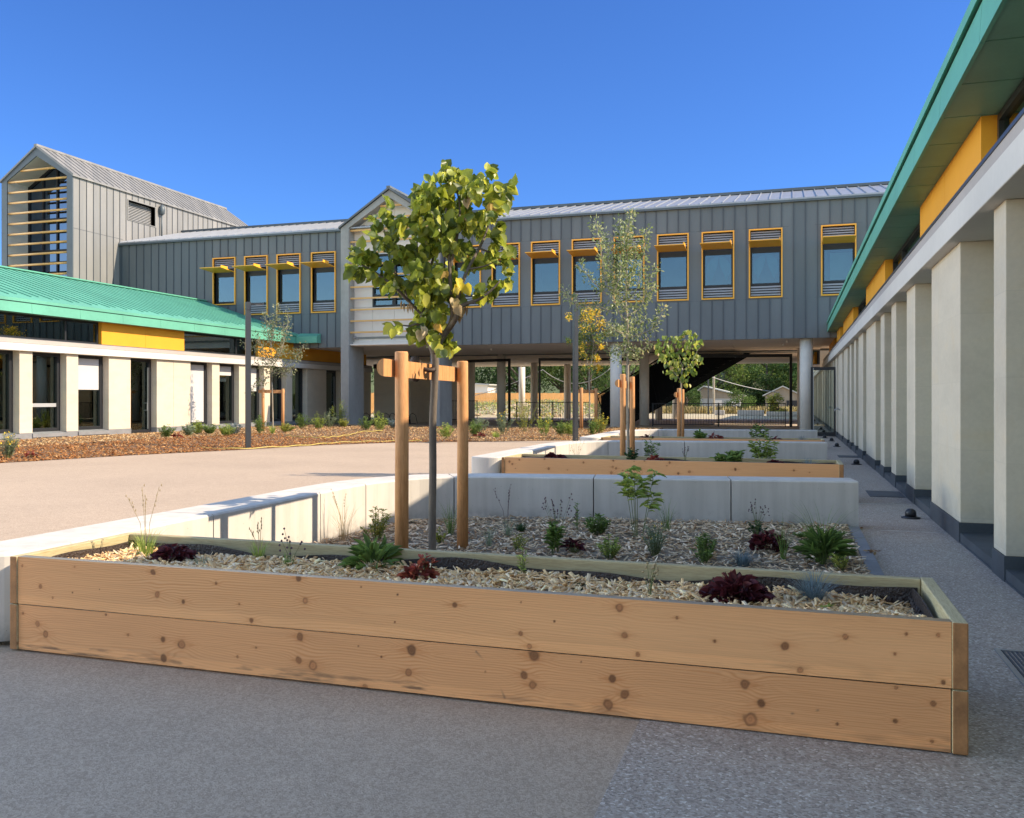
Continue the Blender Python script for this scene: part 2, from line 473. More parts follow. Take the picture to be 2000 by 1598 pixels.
def stone_mat(name, base, vstep=0.66):
    m, nt, p = newmat(name)
    v = pos(nt)
    n1 = noise(nt, pos(nt, (1, 1, 2.5)), 1.1, 6, 0.6)
    n2 = noise(nt, v, 28, 4)
    c1 = ramp(nt, n1, [(0.28, tuple(c*0.90 for c in base)), (0.55, base), (0.78, (base[0]*1.03, base[1]*0.97, base[2]*0.86))])
    c2 = ramp(nt, n2, [(0.3, (0.93,)*3), (0.7, (1, 1, 1))])
    c = mixc(nt, c1, c2, 1.0, 'MULTIPLY')
    g = nt.nodes.new('ShaderNodeNewGeometry')
    sp = nt.nodes.new('ShaderNodeSeparateXYZ'); nt.links.new(g.outputs['Position'], sp.inputs[0])
    def mth(op, a, b):
        q = nt.nodes.new('ShaderNodeMath'); q.operation = op
        for s_, val in ((q.inputs[0], a), (q.inputs[1], b)):
            if isinstance(val, bpy.types.NodeSocket): nt.links.new(val, s_)
            else: s_.default_value = val
        return q.outputs[0]
    fr = mth('MODULO', mth('ADD', sp.outputs[2], 0.42), vstep)
    line = mth('LESS_THAN', fr, 0.008)
    c = mixc(nt, c, tuple(x*0.90 for x in base), line)
    # each course has a slightly different tone
    row = mth('FLOOR', mth('DIVIDE', mth('ADD', sp.outputs[2], 0.42), vstep), 0)
    wn_ = nt.nodes.new('ShaderNodeTexWhiteNoise'); wn_.noise_dimensions = '2D'
    cb = nt.nodes.new('ShaderNodeCombineXYZ'); nt.links.new(row, cb.inputs[0])
    nt.links.new(mth('FLOOR', mth('DIVIDE', sp.outputs[1], 1.885), 0), cb.inputs[1])
    nt.links.new(cb.outputs[0], wn_.inputs['Vector'])
    tone = ramp(nt, wn_.outputs['Value'], [(0, (0.94, 0.94, 0.93)), (1, (1, 1, 1))])
    c = mixc(nt, c, tone, 1.0, 'MULTIPLY')
    foot = nt.nodes.new('ShaderNodeMapRange'); foot.inputs['From Min'].default_value = .75; foot.inputs['From Max'].default_value = .22; nt.links.new(sp.outputs[2], foot.inputs['Value'])
    spl = ramp(nt, noise(nt, v, 6, 6, .75), [(.46, (0, 0, 0)), (.70, (.45,)*3)])
    c = mixc(nt, c, tuple(x*.62 for x in base), mth('MULTIPLY', foot.outputs[0], spl))
    blot = ramp(nt, noise(nt, pos(nt, (1, 1, .6)), 3.1, 6, .7), [(.56, (0, 0, 0)), (.75, (.30,)*3)])
    c = mixc(nt, c, (base[0]*.92, base[1]*.80, base[2]*.62), blot)
    nt.links.new(c, p.inputs['Base Color'])
    p.inputs['Roughness'].default_value = 0.85
    p.inputs['Specular IOR Level'].default_value = 0.2
    bump(nt, p, n2, 0.15, 0.004)
    return m
M['stone'] = stone_mat('limestone', (0.62, 0.54, 0.43))

# ------------------------------------------------------------------ ground (structure)
def sheet(name, poly, z, m):
    mb = MB(); mb.add([(x, y, z) for x, y in poly], [tuple(range(len(poly)))])
    return tag(mb.build(name, m), kind='structure')
sheet('land', [(-400, -120), (400, -120), (400, 700), (-400, 700)], -0.03, M['land'])
sheet('pavement', [(-60, -12), (12, -12), (12, 60), (-60, 60)], 0.0, M['pavement'])
sheet('aggregate_path', [(-0.63, -8), (1.7, -8), (1.7, 46), (0.67, 46), (0.67, 3.85), (-0.63, 3.85)], 0.005, M['aggregate'])
sheet('undercroft_floor', [(-23.2, 38.0), (1.5, 38.0), (1.5, 62.0), (-23.2, 62.0)], 0.009, M['floor'])

# ------------------------------------------------------------------ one-storey wings (mirror images of each other)
STEP = 1.885
def wing(root, fx, sg, pil, kinds, y0, y1, yellow, zs, slate, coping, joints=(), rec=.33):
    dz_ = rec - .33
    X = lambda o: fx - sg * o
    bx = lambda mb, o0, o1, ya, yb, za, zb: mb.box(X(o0), ya, za, X(o1), yb, zb)
    # pilasters with their plinths
    for (a, b) in pil:
        mb = MB(); cuts = [a] + [j for j in joints if a < j < b] + [b]
        for i in range(len(cuts) - 1):
            bx(mb, -0.42 - dz_, 0.0, cuts[i] + (0.004 if i else 0), cuts[i+1] - (0.004 if i < len(cuts)-2 else 0), zs, 2.92)
        p = mb.build('pilaster', M['stone'], root, bevel=0.006)
        mb = MB(); bx(mb, -0.42 - dz_, 0.012, a - 0.012, b + 0.012, 0.0, zs)
        mb.build('plinth', slate, p)
    # openings
    ops = [(pil[i][1], pil[i+1][0]) for i in range(len(pil) - 1)]
    for (a, b), k in zip(ops, kinds):
        if b - a < 0.3: continue
        zb = 0.12 if k == 'door' else zs + 0.03
        mb = MB()
        f = 0.085
        bx(mb, -0.40 - dz_, -0.27 - dz_, a, a + f, zb, 2.92); bx(mb, -0.40 - dz_, -0.27 - dz_, b - f*1.6, b, zb, 2.92)
        bx(mb, -0.40 - dz_, -0.27 - dz_, a + f, b - f*1.6, 2.92 - f*1.3, 2.92); bx(mb, -0.40 - dz_, -0.27 - dz_, a + f, b - f*1.6, zb, zb + f*1.2)
        wd = mb.build('door' if k == 'door' else 'window', M['black'], root)
        mb = MB(); bx(mb, -0.36 - dz_, -0.345 - dz_, a + f, b - f*1.6, zb + f*1.2, 2.92 - f*1.3)
        mb.build('pane', M['glass'], wd)
        if k == 'rail':
            mb = MB(); bx(mb, -0.34 - dz_, -0.30 - dz_, a + f, b - f*1.6, 1.13, 1.25); mb.build('rail', M['louvre'], wd)
        if k in ('half', 'full', 'top', 'mid'):
            z0 = {'half': 1.72, 'full': zb + .1, 'top': 2.42, 'mid': 1.75}[k]
            mb = MB(); bx(mb, -0.335 - dz_, -0.322 - dz_, a + f, b - f*1.6, z0, 2.92 - f*1.3); mb.build('blind', M['blind'], wd)
        if k == 'half':
            n = 14; mb = MB(); ys = np.linspace(a + .62, b - .25, n)
            for i in range(n - 1):
                o1 = -0.46 + 0.03*math.sin(i*2.1); o2 = -0.46 + 0.03*math.sin((i+1)*2.1)
                mb.hexa([(X(o1), ys[i], .32), (X(o2), ys[i+1], .32), (X(o2), ys[i+1], 2.7), (X(o1), ys[i], 2.7)],
                        [(X(o1-.01), ys[i], .32), (X(o2-.01), ys[i+1], .32), (X(o2-.01), ys[i+1], 2.7), (X(o1-.01), ys[i], 2.7)])
            mb.build('curtain', M['curtain'], wd)
        if k == 'door':
            mb = MB(); yh = b - f*1.6 - .10
            mb.tube([(X(-.25), yh, .95), (X(-.25), yh, 1.25)], .014, 8)
            bx(mb, -.36, -.24, yh-.012, yh+.012, .95, .975); bx(mb, -.36, -.24, yh-.012, yh+.012, 1.225, 1.25)
            bx(mb, -.30, -.262, yh + .05, yh + .075, .25, 2.6)
            mb.build('handle', M['galv'], wd)
        if k != 'door':
            mb = MB()
            xs = [X(-.30 - dz_), X(0.055 if sg < 0 else 0.0)]
            zt0, zt1, zl = (zs + .02, zs - .03, zs - .15) if sg < 0 else (zs - .085, zs - .10, .02)
            mb.hexa([(xs[0], a-.03*(sg<0), zl), (xs[1], a-.03*(sg<0), zl), (xs[1], b+.03*(sg<0), zl), (xs[0], b+.03*(sg<0), zl)],
                    [(xs[0], a-.03*(sg<0), zt0), (xs[1], a-.03*(sg<0), zt1), (xs[1], b+.03*(sg<0), zt1), (xs[0], b+.03*(sg<0), zt0)])
            bx(mb, -.30 - dz_, .006, a + .013, b - .013, 0, max(.015, zl - .001))
            mb.build('sill', slate, wd)
    # beam, ledge, coping
    mb = MB(); bx(mb, -0.42 - dz_, 0.12, y0, y1, 2.921, 3.155); root_b = mb.build('beam', M['beam'], root, bevel=0.008)
    mb = MB(); bx(mb, -0.42, 0.075, y0, y1, 3.168, 3.30); mb.build('ledge', M['ledge'], root)
    mb = MB(); bx(mb, -0.41, 0.06, y0, y1, 3.153, 3.17)
    bx(mb, -0.42, 0.085, y0, y1, 3.302, 3.335) if coping else bx(mb, -0.42, 0.03, y0, y1, 3.302, 3.325)
    mb.build('coping', M['anthracite'] if coping else M['slate'], root)
    # clerestory: yellow boxes with glazing between
    cur = y0
    for (a, b) in list(yellow) + [(y1, y1)]:
        if a - cur > 0.4:
            mb = MB(); f = .07; za, zb = 3.335, 4.13
            bx(mb, -.42, -.33, cur, a, za, za+f); bx(mb, -.42, -.33, cur, a, zb-f, zb)
            L = a - cur
            ms = [cur, a - f, a - f - 1.45] if L > 3 else [cur, a - f]
            if L > 7: ms += [cur + 2.4, cur + 4.8]
            for y in ms: bx(mb, -.42, -.33, y, y + f, za + f, zb - f)
            wd = mb.build('clerestory_window', M['black'], root)
            mb = MB(); bx(mb, -.385, -.375, cur + f, a - f, za + f, zb - f); mb.build('pane', M['glass'], wd)
        if b > a:
            mb = MB(); n = 2 if b - a > 3 else 1
            for i in range(n):
                bx(mb, -.45, -.19, a + (b-a)*i/n + (.004 if i else 0), a + (b-a)*(i+1)/n - (.004 if i < n-1 else 0), 3.336, 4.131)
            mb.build('yellow_panel', M['yellow'], root)
        cur = b
    # soffit boards, fascia, flashing
    mb = MB()
    n = int((y1 - y0) / 0.95)
    for i in range(n):
        ya = y0 + (y1-y0)*i/n; yb = y0 + (y1-y0)*(i+1)/n
        bx(mb, -.46, .145, ya + .011, yb - .011, 4.132, 4.16)
    bx(mb, -.46, .145, y0, y1, 4.161, 4.2)
    mb.build('eave_soffit', M['teal_dark'], root)
    mb = MB()
    n = int((y1 - y0) / 1.9)
    for i in range(n):
        ya = y0 + (y1-y0)*i/n; yb = y0 + (y1-y0)*(i+1)/n
        mb.hexa([(X(.15), ya+.004, 4.12), (X(.185), ya+.004, 4.12), (X(.185), yb-.004, 4.12), (X(.15), yb-.004, 4.12)],
                [(X(.13), ya+.004, 4.44), (X(.165), ya+.004, 4.44), (X(.165), yb-.004, 4.44), (X(.13), yb-.004, 4.44)])
    fa = mb.build('fascia', M['teal'], root)
    mb = MB(); bx(mb, -.2, .148, y0 + .01, y1 - .01, 4.2, 4.46); mb.build('eave_backing', M['black'], root)
    # roof
    tp = math.tan(math.radians(18.2))
    e0, zr0, rid = 0.20, 4.56, -5.35
    zr = zr0 + (e0 - rid) * tp
    mb = MB()
    mb.hexa([(X(e0), y0, zr0 - .10), (X(rid), y0, zr - .12), (X(rid), y1, zr - .12), (X(e0), y1, zr0 - .10)],
            [(X(e0), y0, zr0), (X(rid), y0, zr), (X(rid), y1, zr), (X(e0), y1, zr0)])
    mb.hexa([(X(rid), y0, zr - .1), (X(2*rid-e0), y0, zr0 - .1), (X(2*rid-e0), y1, zr0 - .1), (X(rid), y1, zr - .1)],
            [(X(rid), y0, zr), (X(2*rid-e0), y0, zr0), (X(2*rid-e0), y1, zr0), (X(rid), y1, zr)])
    n = int((y1 - y0) / 0.43); mb.cur = 1
    for i in range(n + 1):
        y = y0 + .02 + (y1 - y0 - .04) * i / n
        st = -.20 - (.14 if i % 2 else 0.0)
        z = zr0 + (e0 - st) * tp
        mb.hexa([(X(st), y-.012, z-.01), (X(rid), y-.012, zr-.01), (X(rid), y+.012, zr-.01), (X(st), y+.012, z-.01)],
                [(X(st), y-.012, z+.026), (X(rid), y-.012, zr+.026), (X(rid), y+.012, zr+.026), (X(st), y+.012, z+.026)])
    mb.cur = 0
    mb.box(X(rid)-.11, y0, zr+.015, X(rid)+.11, y1, zr+.065)
    mb.build('roof', M['teal'], root, mat2=M['teal_seam_shade'])
    # body behind: rear wall, end walls, room surfaces
    mb = MB()
    bx(mb, -10.4, -10.6, y0, y1, 0, 4.4)
    mb.prism([(X(-.42), 0.0), (X(-10.6), 0.0), (X(-10.6), 4.46), (X(rid), zr - .12), (X(-.42), 4.46)], y0, y0 + .2)
    mb.prism([(X(-.42), 0.0), (X(-10.6), 0.0), (X(-10.6), 4.46), (X(rid), zr - .12), (X(-.42), 4.46)], y1 - .2, y1)
    mb.build('outer_wall', M['stone'], root)
    mb = MB()
    bx(mb, -4.3, -4.4, y0 + .3, y1 - .3, .1, 4.1); bx(mb, -.45, -4.4, y0 + .3, y1 - .3, .08, .12)
    bx(mb, -.46, -4.4, y0 + .3, y1 - .3, 4.1, 4.13); bx(mb, -.46, -.62, y0 + .3, y1 - .3, 2.93, 3.33)
    for y in np.arange(y0 + 6, y1 - 3, 7.54): bx(mb, -.5, -4.3, y, y + .15, .12, 4.1)
    mb.build('room', M['room'], root)
    return X

lw = thing('classroom_wing', 'sunlit stone classroom wing with mint green metal roof on the left', 'building', (-23.3, 24, 0))
pilL = [(12.3,12.8),(14.16,14.66),(16.05,16.55),(17.93,18.43),(19.81,20.31),(21.69,22.19),(23.58,24.09),(25.50,26.59),(27.99,29.97),(31.37,31.87),(33.26,33.77),(35.18,35.68),(37.06,37.59),(38.98,40.89),(42.37,42.85),(44.3,46.0)]
wing(lw, -23.3, -1, pilL, ['win','win','win','win','win','rail','half','door','full','top','mid','win','win','door','win'], 12.0, 46.0,
     [(14.0, 18.4), (25.36, 29.83), (35.0, 45.8)], 0.30, M['slate_pale'], False, (28.95,))
# short return of the eave along the foot of the raised storey
mb = MB()
mb.hexa([(-23.1, 37.62, 4.12), (-21.95, 37.62, 4.12), (-21.95, 37.98, 4.12), (-23.1, 37.98, 4.12)],
        [(-23.1, 37.62, 4.44), (-21.95, 37.62, 4.44), (-21.95, 37.98, 4.58), (-23.1, 37.98, 4.62)])
mb.build('eave_return', M['teal'], lw)

rw = thing('classroom_wing', 'shaded stone classroom wing with deep pilasters and green eave on the right', 'building', (1.55, 18, 0))
pilR = [(-5.6,-5.1),(-3.7,-1.8),(-.1,.4),(1.8,2.3),(3.7,4.2),(5.62,6.12),(7.51,7.92),(9.41,11.23),(12.68,13.55),(14.92,15.57),(16.74,17.40),(18.46,20.66),(21.61,23.04),(23.98,24.66),(25.82,26.49),(27.57,29.45),(30.34,32.9),(33.73,35.10),(36.6,37.2),(38.4,39.5),(41,42),(44.3,46)]
wing(rw, 1.55, 1, pilR, ['win']*21, -6, 46, [(-4,.4),(9.45,13.69),(18.62,23.29),(28.0,33.4),(35.5,38.2),(40,45.8)], 0.20, M['slate'], True, (10.72, 19.6), .62)

fw_ = thing('classroom_wing', 'distant green eaved wing seen past the last round column', 'building', (1.05, 60, 0))
wing(fw_, 1.05, 1, [(52 + 1.885*i, 52.5 + 1.885*i) for i in range(14)], ['win']*13, 51.5, 77, [(54, 59), (64, 69)], 0.20, M['slate_pale'], True)

# ------------------------------------------------------------------ raised grey storey across the back
br = thing('raised_school_building', 'long dark grey metal clad upper storey carried on round columns', 'building', (-8, 38, 0))
YF = 38.0
wx_left = [-28.11, -26.23, -24.36, -22.42]
wx_right = [-14.93, -13.05, -11.17, -9.28, -7.39, -5.50, -3.61, -1.67, 1.18]
WW = 1.24
wins = [(x, 6.22 if x == -28.11 else 5.66, 8.52) for x in wx_left] + [(x, 5.66, 8.43) for x in wx_right]
ZB, ZT = 3.90, 9.53
mb = MB()
def clad(x0, x1, ws):
    cur = x0
    for (x, zb, zt) in ws:
        mb.box(cur, YF, ZB, x, YF + .22, ZT)
        mb.box(x, YF, ZB, x + WW, YF + .22, zb)
        mb.box(x, YF, zt, x + WW, YF + .22, ZT)
        cur = x + WW
    mb.box(cur, YF, ZB, x1, YF + .22, ZT)
for (xa_, xb_, ws_) in ((-33.98, -20.75, wins[:4]), (-15.6, 8.0, wins[4:])):
  mb = MB(); clad(xa_, xb_, ws_)
  mb.cur = 1
  sx = np.arange(-1.67 - .16 - STEP*20, 8, STEP / 4)
  for x in sx:
      if not xa_ + .05 < x < xb_ - .05: continue
      hit = [q for q in ws_ if q[0] - .12 < x < q[0] + WW + .12]
      if not hit: mb.box(x - .017, YF - .03, ZB, x + .017, YF, ZT)
      else:
          _, zb, zt = hit[0]
          mb.box(x - .017, YF - .03, ZB, x + .017, YF, zb - .10); mb.box(x - .017, YF - .03, zt + .10, x + .017, YF, ZT)
  for (x, zb, zt) in ws_:
      mb.box(x - .30, YF - .006, zb - .105, x + WW + .30, YF, zb - .095); mb.box(x - .30, YF - .006, zt + .095, x + WW + .30, YF, zt + .105)
  mb.build('cladding', M['zinc'], br, mat2=M['joint'])
mb = MB()
mb.box(-33.98, 48.0, ZB, -20.75, 48.22, ZT); mb.box(-20.75, 48.0, ZB, 8, 48.22, ZT)
mb.box(7.8, 38.22, ZB, 8.0, 48.0, ZT)
mb.build('rear_cladding', M['zinc'], br)

for wi, (x, zb, zt) in enumerate(wins):
    t = .055
    mb = MB(); ya, yb = YF - .07, YF + .20
    mb.box(x - t, ya, zb - t, x, yb, zt + t); mb.box(x + WW, ya, zb - t, x + WW + t, yb, zt + t)
    mb.box(x, ya, zb - t, x + WW, yb, zb); mb.box(x, ya, zt, x + WW, yb, zt + t)
    wd = mb.build('window', M['yellow_metal'], br)
    zg0 = zb + .50 if zb < 6 else zb + .05
    zg1 = zt - .85
    f = .075
    mb = MB()
    mb.box(x, YF + .13, zg0, x + f, YF + .2, zg1); mb.box(x + WW - f, YF + .13, zg0, x + WW, YF + .2, zg1)
    mb.box(x + f, YF + .13, zg0, x + WW - f, YF + .2, zg0 + f); mb.box(x + f, YF + .13, zg1 - f, x + WW - f, YF + .2, zg1)
    mb.box(x, YF + .15, zg1, x + WW, YF + .2, zt)
    if zb < 6: mb.box(x, YF + .15, zb, x + WW, YF + .2, zg0)
    mb.build('frame', M['black'], wd)
    mb = MB(); mb.box(x + f, YF + .16, zg0 + f, x + WW - f, YF + .17, zg1 - f); mb.build('pane', M['glass_blue'], wd)
    def louvre(za, zc, n):
        mb = MB()
        for i in range(n):
            z = za + (zc - za) * (i + .5) / n
            h_ = (zc - za) / n * .34
            mb.hexa([(x + .02, YF + .0, z - h_), (x + WW - .02, YF + .0, z - h_), (x + WW - .02, YF + .02, z - h_), (x + .02, YF + .02, z - h_)],
                    [(x + .02, YF + .05, z + h_), (x + WW - .02, YF + .05, z + h_), (x + WW - .02, YF + .07, z + h_), (x + .02, YF + .07, z + h_)])
        mb.build('louvre', M['louvre'], wd)
    louvre(zt - .52, zt - .03, 5)
    if zb < 6: louvre(zb + .03, zb + .46, 4)
    mb = MB()
    za = zt - .71
    y0_, y1_ = YF - 1.12, YF - .03
    mb.hexa([(x - .02, y0_, za + .09), (x + WW - .02, y0_, za + .09), (x + WW - .02, y1_, za), (x - .02, y1_, za)],
            [(x - .02, y0_, za + .125), (x + WW - .02, y0_, za + .125), (x + WW - .02, y1_, za + .035), (x - .02, y1_, za + .035)])
    mb.box(x + WW - .06, y0_ + .02, za + .09, x + WW - .021, y0_ + .55, za + .20)
    mb.build('awning', M['yellow_metal'], wd)
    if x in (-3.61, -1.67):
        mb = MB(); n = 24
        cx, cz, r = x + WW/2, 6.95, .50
        # two halves of a reflection in the glass, shaped as solid panels behind it
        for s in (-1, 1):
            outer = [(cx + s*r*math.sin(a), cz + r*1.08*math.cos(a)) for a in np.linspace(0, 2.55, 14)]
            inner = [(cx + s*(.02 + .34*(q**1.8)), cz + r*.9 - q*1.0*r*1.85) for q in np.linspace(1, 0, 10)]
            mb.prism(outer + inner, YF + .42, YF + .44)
        mb.build('curtain', M['pane_reflection'], wd)  # not cloth: the shape stands in for the reflection
    if x == 1.18:
        mb = MB(); mb.box(x + .32, YF + .7, 6.35, x + 1.6, YF + .74, 7.45); mb.build('board', M['curtain'], wd)
mb = MB()
mb.box(-33, 42.0, 4.2, 7.5, 42.1, 9.4); mb.box(-33, 38.3, 4.3, 7.5, 42.0, 4.4); mb.box(-33, 38.3, 9.0, 7.5, 42.0, 9.1)
for x in (-29.5, -20.9, -12, -6, 0.0): mb.box(x, 38.3, 4.4, x + .12, 42, 9.0)
mb.build('room', M['room'], br)
# soffit with panel joints
mb = MB()
xs_ = list(np.arange(-33.9, 1.3, 2.6)) + [1.38]
for i in range(len(xs_) - 1):
    for (ya, yb) in ((38.04, 40.5), (40.5, 43.0), (43.0, 45.5), (45.5, 48.0)):
        mb.box(xs_[i] + .005, ya + .005, 3.955, xs_[i+1] - .005, yb - .005, 4.0)
mb.box(-33.9, 38.23, 4.001, 7.9, 48.0, 4.15)
mb.build('soffit', M['soffit'], br)
mb = MB()
for (x, y) in ((-.2, 40.2), (-.4, 42.6), (-14.5, 42.0), (-9.5, 43.0), (-5.0, 41.5)):
    mb.cyl(x, y, 3.86, 3.955, .05, 12)
mb.build('ceiling_spot', M['white'], br)
# rear deck of the building and its soffit
mb = MB(); mb.box(-30, 48.4, 3.80, 0.6, 62, 4.0); mb.build('rear_soffit', M['soffit'], br)
mb = MB(); mb.box(-30, 48.4, 4.001, 0.6, 62, 7.6); mb.build('rear_volume', M['zinc'], br)
# eave trim, roof, ridge
mb = MB(); mb.box(-33.98, YF - .14, ZT - .02, -20.8, YF + .3, ZT + .07); mb.box(-15.55, YF - .14, ZT - .02, 8.05, YF + .3, ZT + .07)
mb.build('eave_trim', M['zinc_dark'], br)
mb = MB()
ze, yr, zr = ZT + .075, 43.0, 11.10
def slope(x0, x1):
    mb.hexa([(x0, YF - .12, ze - .0), (x1, YF - .12, ze - .0), (x1, yr, zr - .08), (x0, yr, zr - .08)],
            [(x0, YF - .12, ze + .06), (x1, YF - .12, ze + .06), (x1, yr, zr), (x0, yr, zr)])
slope(-33.98, 8.05)
mb.hexa([(-33.98, yr, zr - .08), (8.05, yr, zr - .08), (8.05, 48.3, ze), (-33.98, 48.3, ze)],
        [(-33.98, yr, zr), (8.05, yr, zr), (8.05, 48.3, ze + .06), (-33.98, 48.3, ze + .06)])
for x in np.arange(-33.9, 8, STEP / 4 * 1.0):
    mb.hexa([(x - .014, YF - .1, ze + .05), (x + .014, YF - .1, ze + .05), (x + .014, yr, zr - .01), (x - .014, yr, zr - .01)],
            [(x - .014, YF - .1, ze + .11), (x + .014, YF - .1, ze + .11), (x + .014, yr, zr + .05), (x - .014, yr, zr + .05)])
mb.build('roof', M['zinc_roof'], br)
mb = MB(); mb.box(-33.98, yr - .12, zr + .0, 8.05, yr + .12, zr + .13); mb.build('ridge_cap', M['zinc_dark'], br)
# columns
for (x, y, r) in ((-7.46, 38.55, .26), (.56, 38.5, .26), (-7.4, 46.0, .25), (-16.05, 48.2, .25), (-19.9, 53.5, .26), (-16.4, 56.2, .24),
                  (-14.9, 59.3, .24), (-19.5, 63.5, .24), (-8.4, 58.2, .24), (-7.7, 61.6, .24), (0.5, 47, .25)):
    mb = MB(); mb.cyl(x, y, 0, 3.955 if y < 48.3 else 3.80, r, 28)
    c = mb.build('column', M['column'], br, smooth=True)
# gabled bay
for (a, b) in ((-20.75, -20.32), (-16.06, -15.6)):
    mb = MB(); mb.box(a, 37.78, 0, b, 39.35, 9.62); mb.build('bay_fin', M['fairface'], br, bevel=.01)
PK = (-18.175, 11.30)
mb = MB()
for s in (-1, 1):
    xo = PK[0] + s*2.575; xi = PK[0] + s*2.575
    mb.prism([(xo, 9.62), (PK[0], PK[1]), (PK[0], PK[1] - .36), (xo - s*.43, 9.622)], 37.78, 39.35)
mb.build('bay_rake', M['fairface'], br)
mb = MB()
for s in (-1, 1):
    xo = PK[0] + s*2.66
    mb.prism([(xo, 9.60), (PK[0], PK[1] + .03), (PK[0], PK[1] + .11), (xo, 9.68)], 37.68, 43.5)
    for k in range(13):
        y = 37.72 + k*.45
        mb.prism([(xo, 9.66), (PK[0], PK[1] + .10), (PK[0], PK[1] + .15), (xo, 9.71)], y, y + .025)
mb.box(PK[0] - .1, 37.66, PK[1] + .07, PK[0] + .1, 43.5, PK[1] + .17)
mb.build('bay_roof', M['zinc'], br)
XA, XB, WA, WB = -20.32, -16.06, -19.32, -17.05
def rz(x): return PK[1] - .36 - (abs(x - PK[0]) / 2.145) * (PK[1] - .36 - 9.62)
def panel(x0, x1, z0, z1=None):
    n = 2
    top = [(x, rz(x)) for x in (x1, max(min(PK[0], x1), x0), x0)] if z1 is None else [(x1, z1), (x0, z1)]
    mb.prism([(x0, z0), (x1, z0)] + top, 38.35, 38.42)
e = .006
mb = MB()
cols_ = [XA, -19.33, -18.18, -17.04, XB]
for i in range(4):
    a, b = cols_[i] + e, cols_[i+1] - e
    if i in (1, 2):
        panel(a, b, 4.04, 5.82); panel(a, b, 8.38)
    else:
        panel(a, b, 4.04, 5.82); panel(a, b, 5.832, 8.368); panel(a, b, 8.38)
mb.box(XA, 38.42, 4.04, XB, 38.46, 5.8)
mb.build('bay_panel', M['white'], br)
mb = MB(); mb.box(XA, 37.9, 3.98, XB, 38.6, 4.035); mb.build('bay_sill', M['white'], br)
mb = MB()
for (a, b) in ((WA, -18.18), (-18.18, WB)):
    mb.box(a, 38.3, 5.84, a + .09, 38.45, 8.36); mb.box(b - .09, 38.3, 5.84, b, 38.45, 8.36)
    for z in (5.84, 6.35, 7.86, 8.28): mb.box(a + .09, 38.3, z, b - .09, 38.45, z + .08)
wd = mb.build('bay_window', M['black'], br)
mb = MB(); mb.box(WA, 38.40, 5.86, WB, 38.41, 8.34); mb.build('pane', M['glass_blue'], wd)
for k in range(13):
    z = 4.60 + .545*k
    hw = 2.14 if z < 9.62 else (PK[1] - .36 - z) / (PK[1] - .36 - 9.62) * 2.145
    if hw < .35: continue
    mb = MB(); mb.box(PK[0] - hw, 37.93, z - .04, PK[0] + hw, 38.01, z + .04); mb.build('bay_slat', M['tube'], br)
mb = MB(); mb.box(-20.2, 38.25, 4.28, -20.1, 38.35, 4.36); mb.tube([(-20.15, 38.28, 4.36), (-20.15, 38.1, 4.40), (-20.15, 38.0, 4.34)], .045, 10)
mb.build('camera', M['louvre'], br)
# store room under the bridge
mb = MB(); mb.box(-23.2, 46.2, 0, -20.9, 55, 3.15); st = mb.build('store_wall', M['stone'], br)
mb = MB(); mb.box(-23.2, 46.1, 3.151, -20.8, 46.2, 3.40); mb.build('band', M['black'], st)
mb = MB(); mb.box(-23.2, 46.15, .0, -20.88, 46.199, .22); mb.build('plinth', M['black'], st)

# ------------------------------------------------------------------ gabled tower
tw = thing('gabled_tower', 'tall pale metal clad gable tower with slatted glazed front at far left', 'building', (-36.25, 42, 0))
TX0, TX1, TY0, TY1, TE, TP = -38.5, -34.0, 34.8, 50.2, 12.5, 14.05
TM = (TX0 + TX1) / 2
mb = MB()
LY0, LY1, LZ0, LZ1 = 38.6, 40.68, 11.05, 12.10
mb.box(TX1 - .2, TY0 + .02, 0, TX1, LY0, TE); mb.box(TX1 - .2, LY1, 0, TX1, TY1, TE)
mb.box(TX1 - .2, LY0, 0, TX1, LY1, LZ0); mb.box(TX1 - .2, LY0, LZ1, TX1, LY1, TE)
mb.cur = 1
for y in np.arange(TY0 + .42, TY1, .46):
    if LY0 - .1 < y < LY1 + .1:
        mb.box(TX1, y - .012, 0, TX1 + .03, y + .012, LZ0 - .06); mb.box(TX1, y - .012, LZ1 + .06, TX1 + .03, y + .012, TE)
    else:
        mb.box(TX1, y - .012, 0, TX1 + .03, y + .012, TE)
mb.box(TX1, TY0 + .02, 9.88, TX1 + .008, 38.2, 9.895)
mb.cur = 0
mb.box(TX0, TY0 + .02, 0, TX0 + .2, TY1, TE)
mb.prism([(TX0, 0), (TX1, 0), (TX1, TE), (TM, TP), (TX0, TE)], TY1 - .2, TY1 - .001)
mb.build('cladding', M['zinc_pale'], tw, mat2=M['joint'])
mb = MB()
T = .34
mb.box(TX0 - .02, TY0 - .04, 0, TX0 + T, TY0 + .02, TE); mb.box(TX1 - T, TY0 - .04, 0, TX1 + .02, TY0 + .02, TE)
for s in (-1, 1):
    xo = TM + s*(TX1 - TM + .02); xi = TM + s*(TX1 - TM - T)
    mb.prism([(xo, TE), (TM, TP), (TM, TP - .42), (xi, TE + .001)], TY0 - .04, TY0 + .02)
mb.build('front_trim', M['zinc_dark'], tw)
mb = MB()
GY = 36.1
for s in (-1, 1):
    xo = TM + s*(TX1 - TM - .21); xi = TM + s*(TX1 - TM - T)
    mb.box(xo, TY0 + .021, 0, xi, GY, TE)
    mb.prism([(TM + s*(TX1 - TM), TE), (TM, TP - .02), (TM, TP - .42), (xi, TE + .001)], TY0 + .021, GY)
mb.build('recess_lining', M['beam'], tw)
mb = MB()
g0, g1 = TX0 + T, TX1 - T
def gz(x): return TP - .42 - abs(x - TM) / (g1 - TM) * (TP - .42 - TE)
for x in np.linspace(g0, g1 - .09, 5): mb.box(x, GY - .05, 0, x + .09, GY + .08, gz(x + .045) if x > g0 else TE)
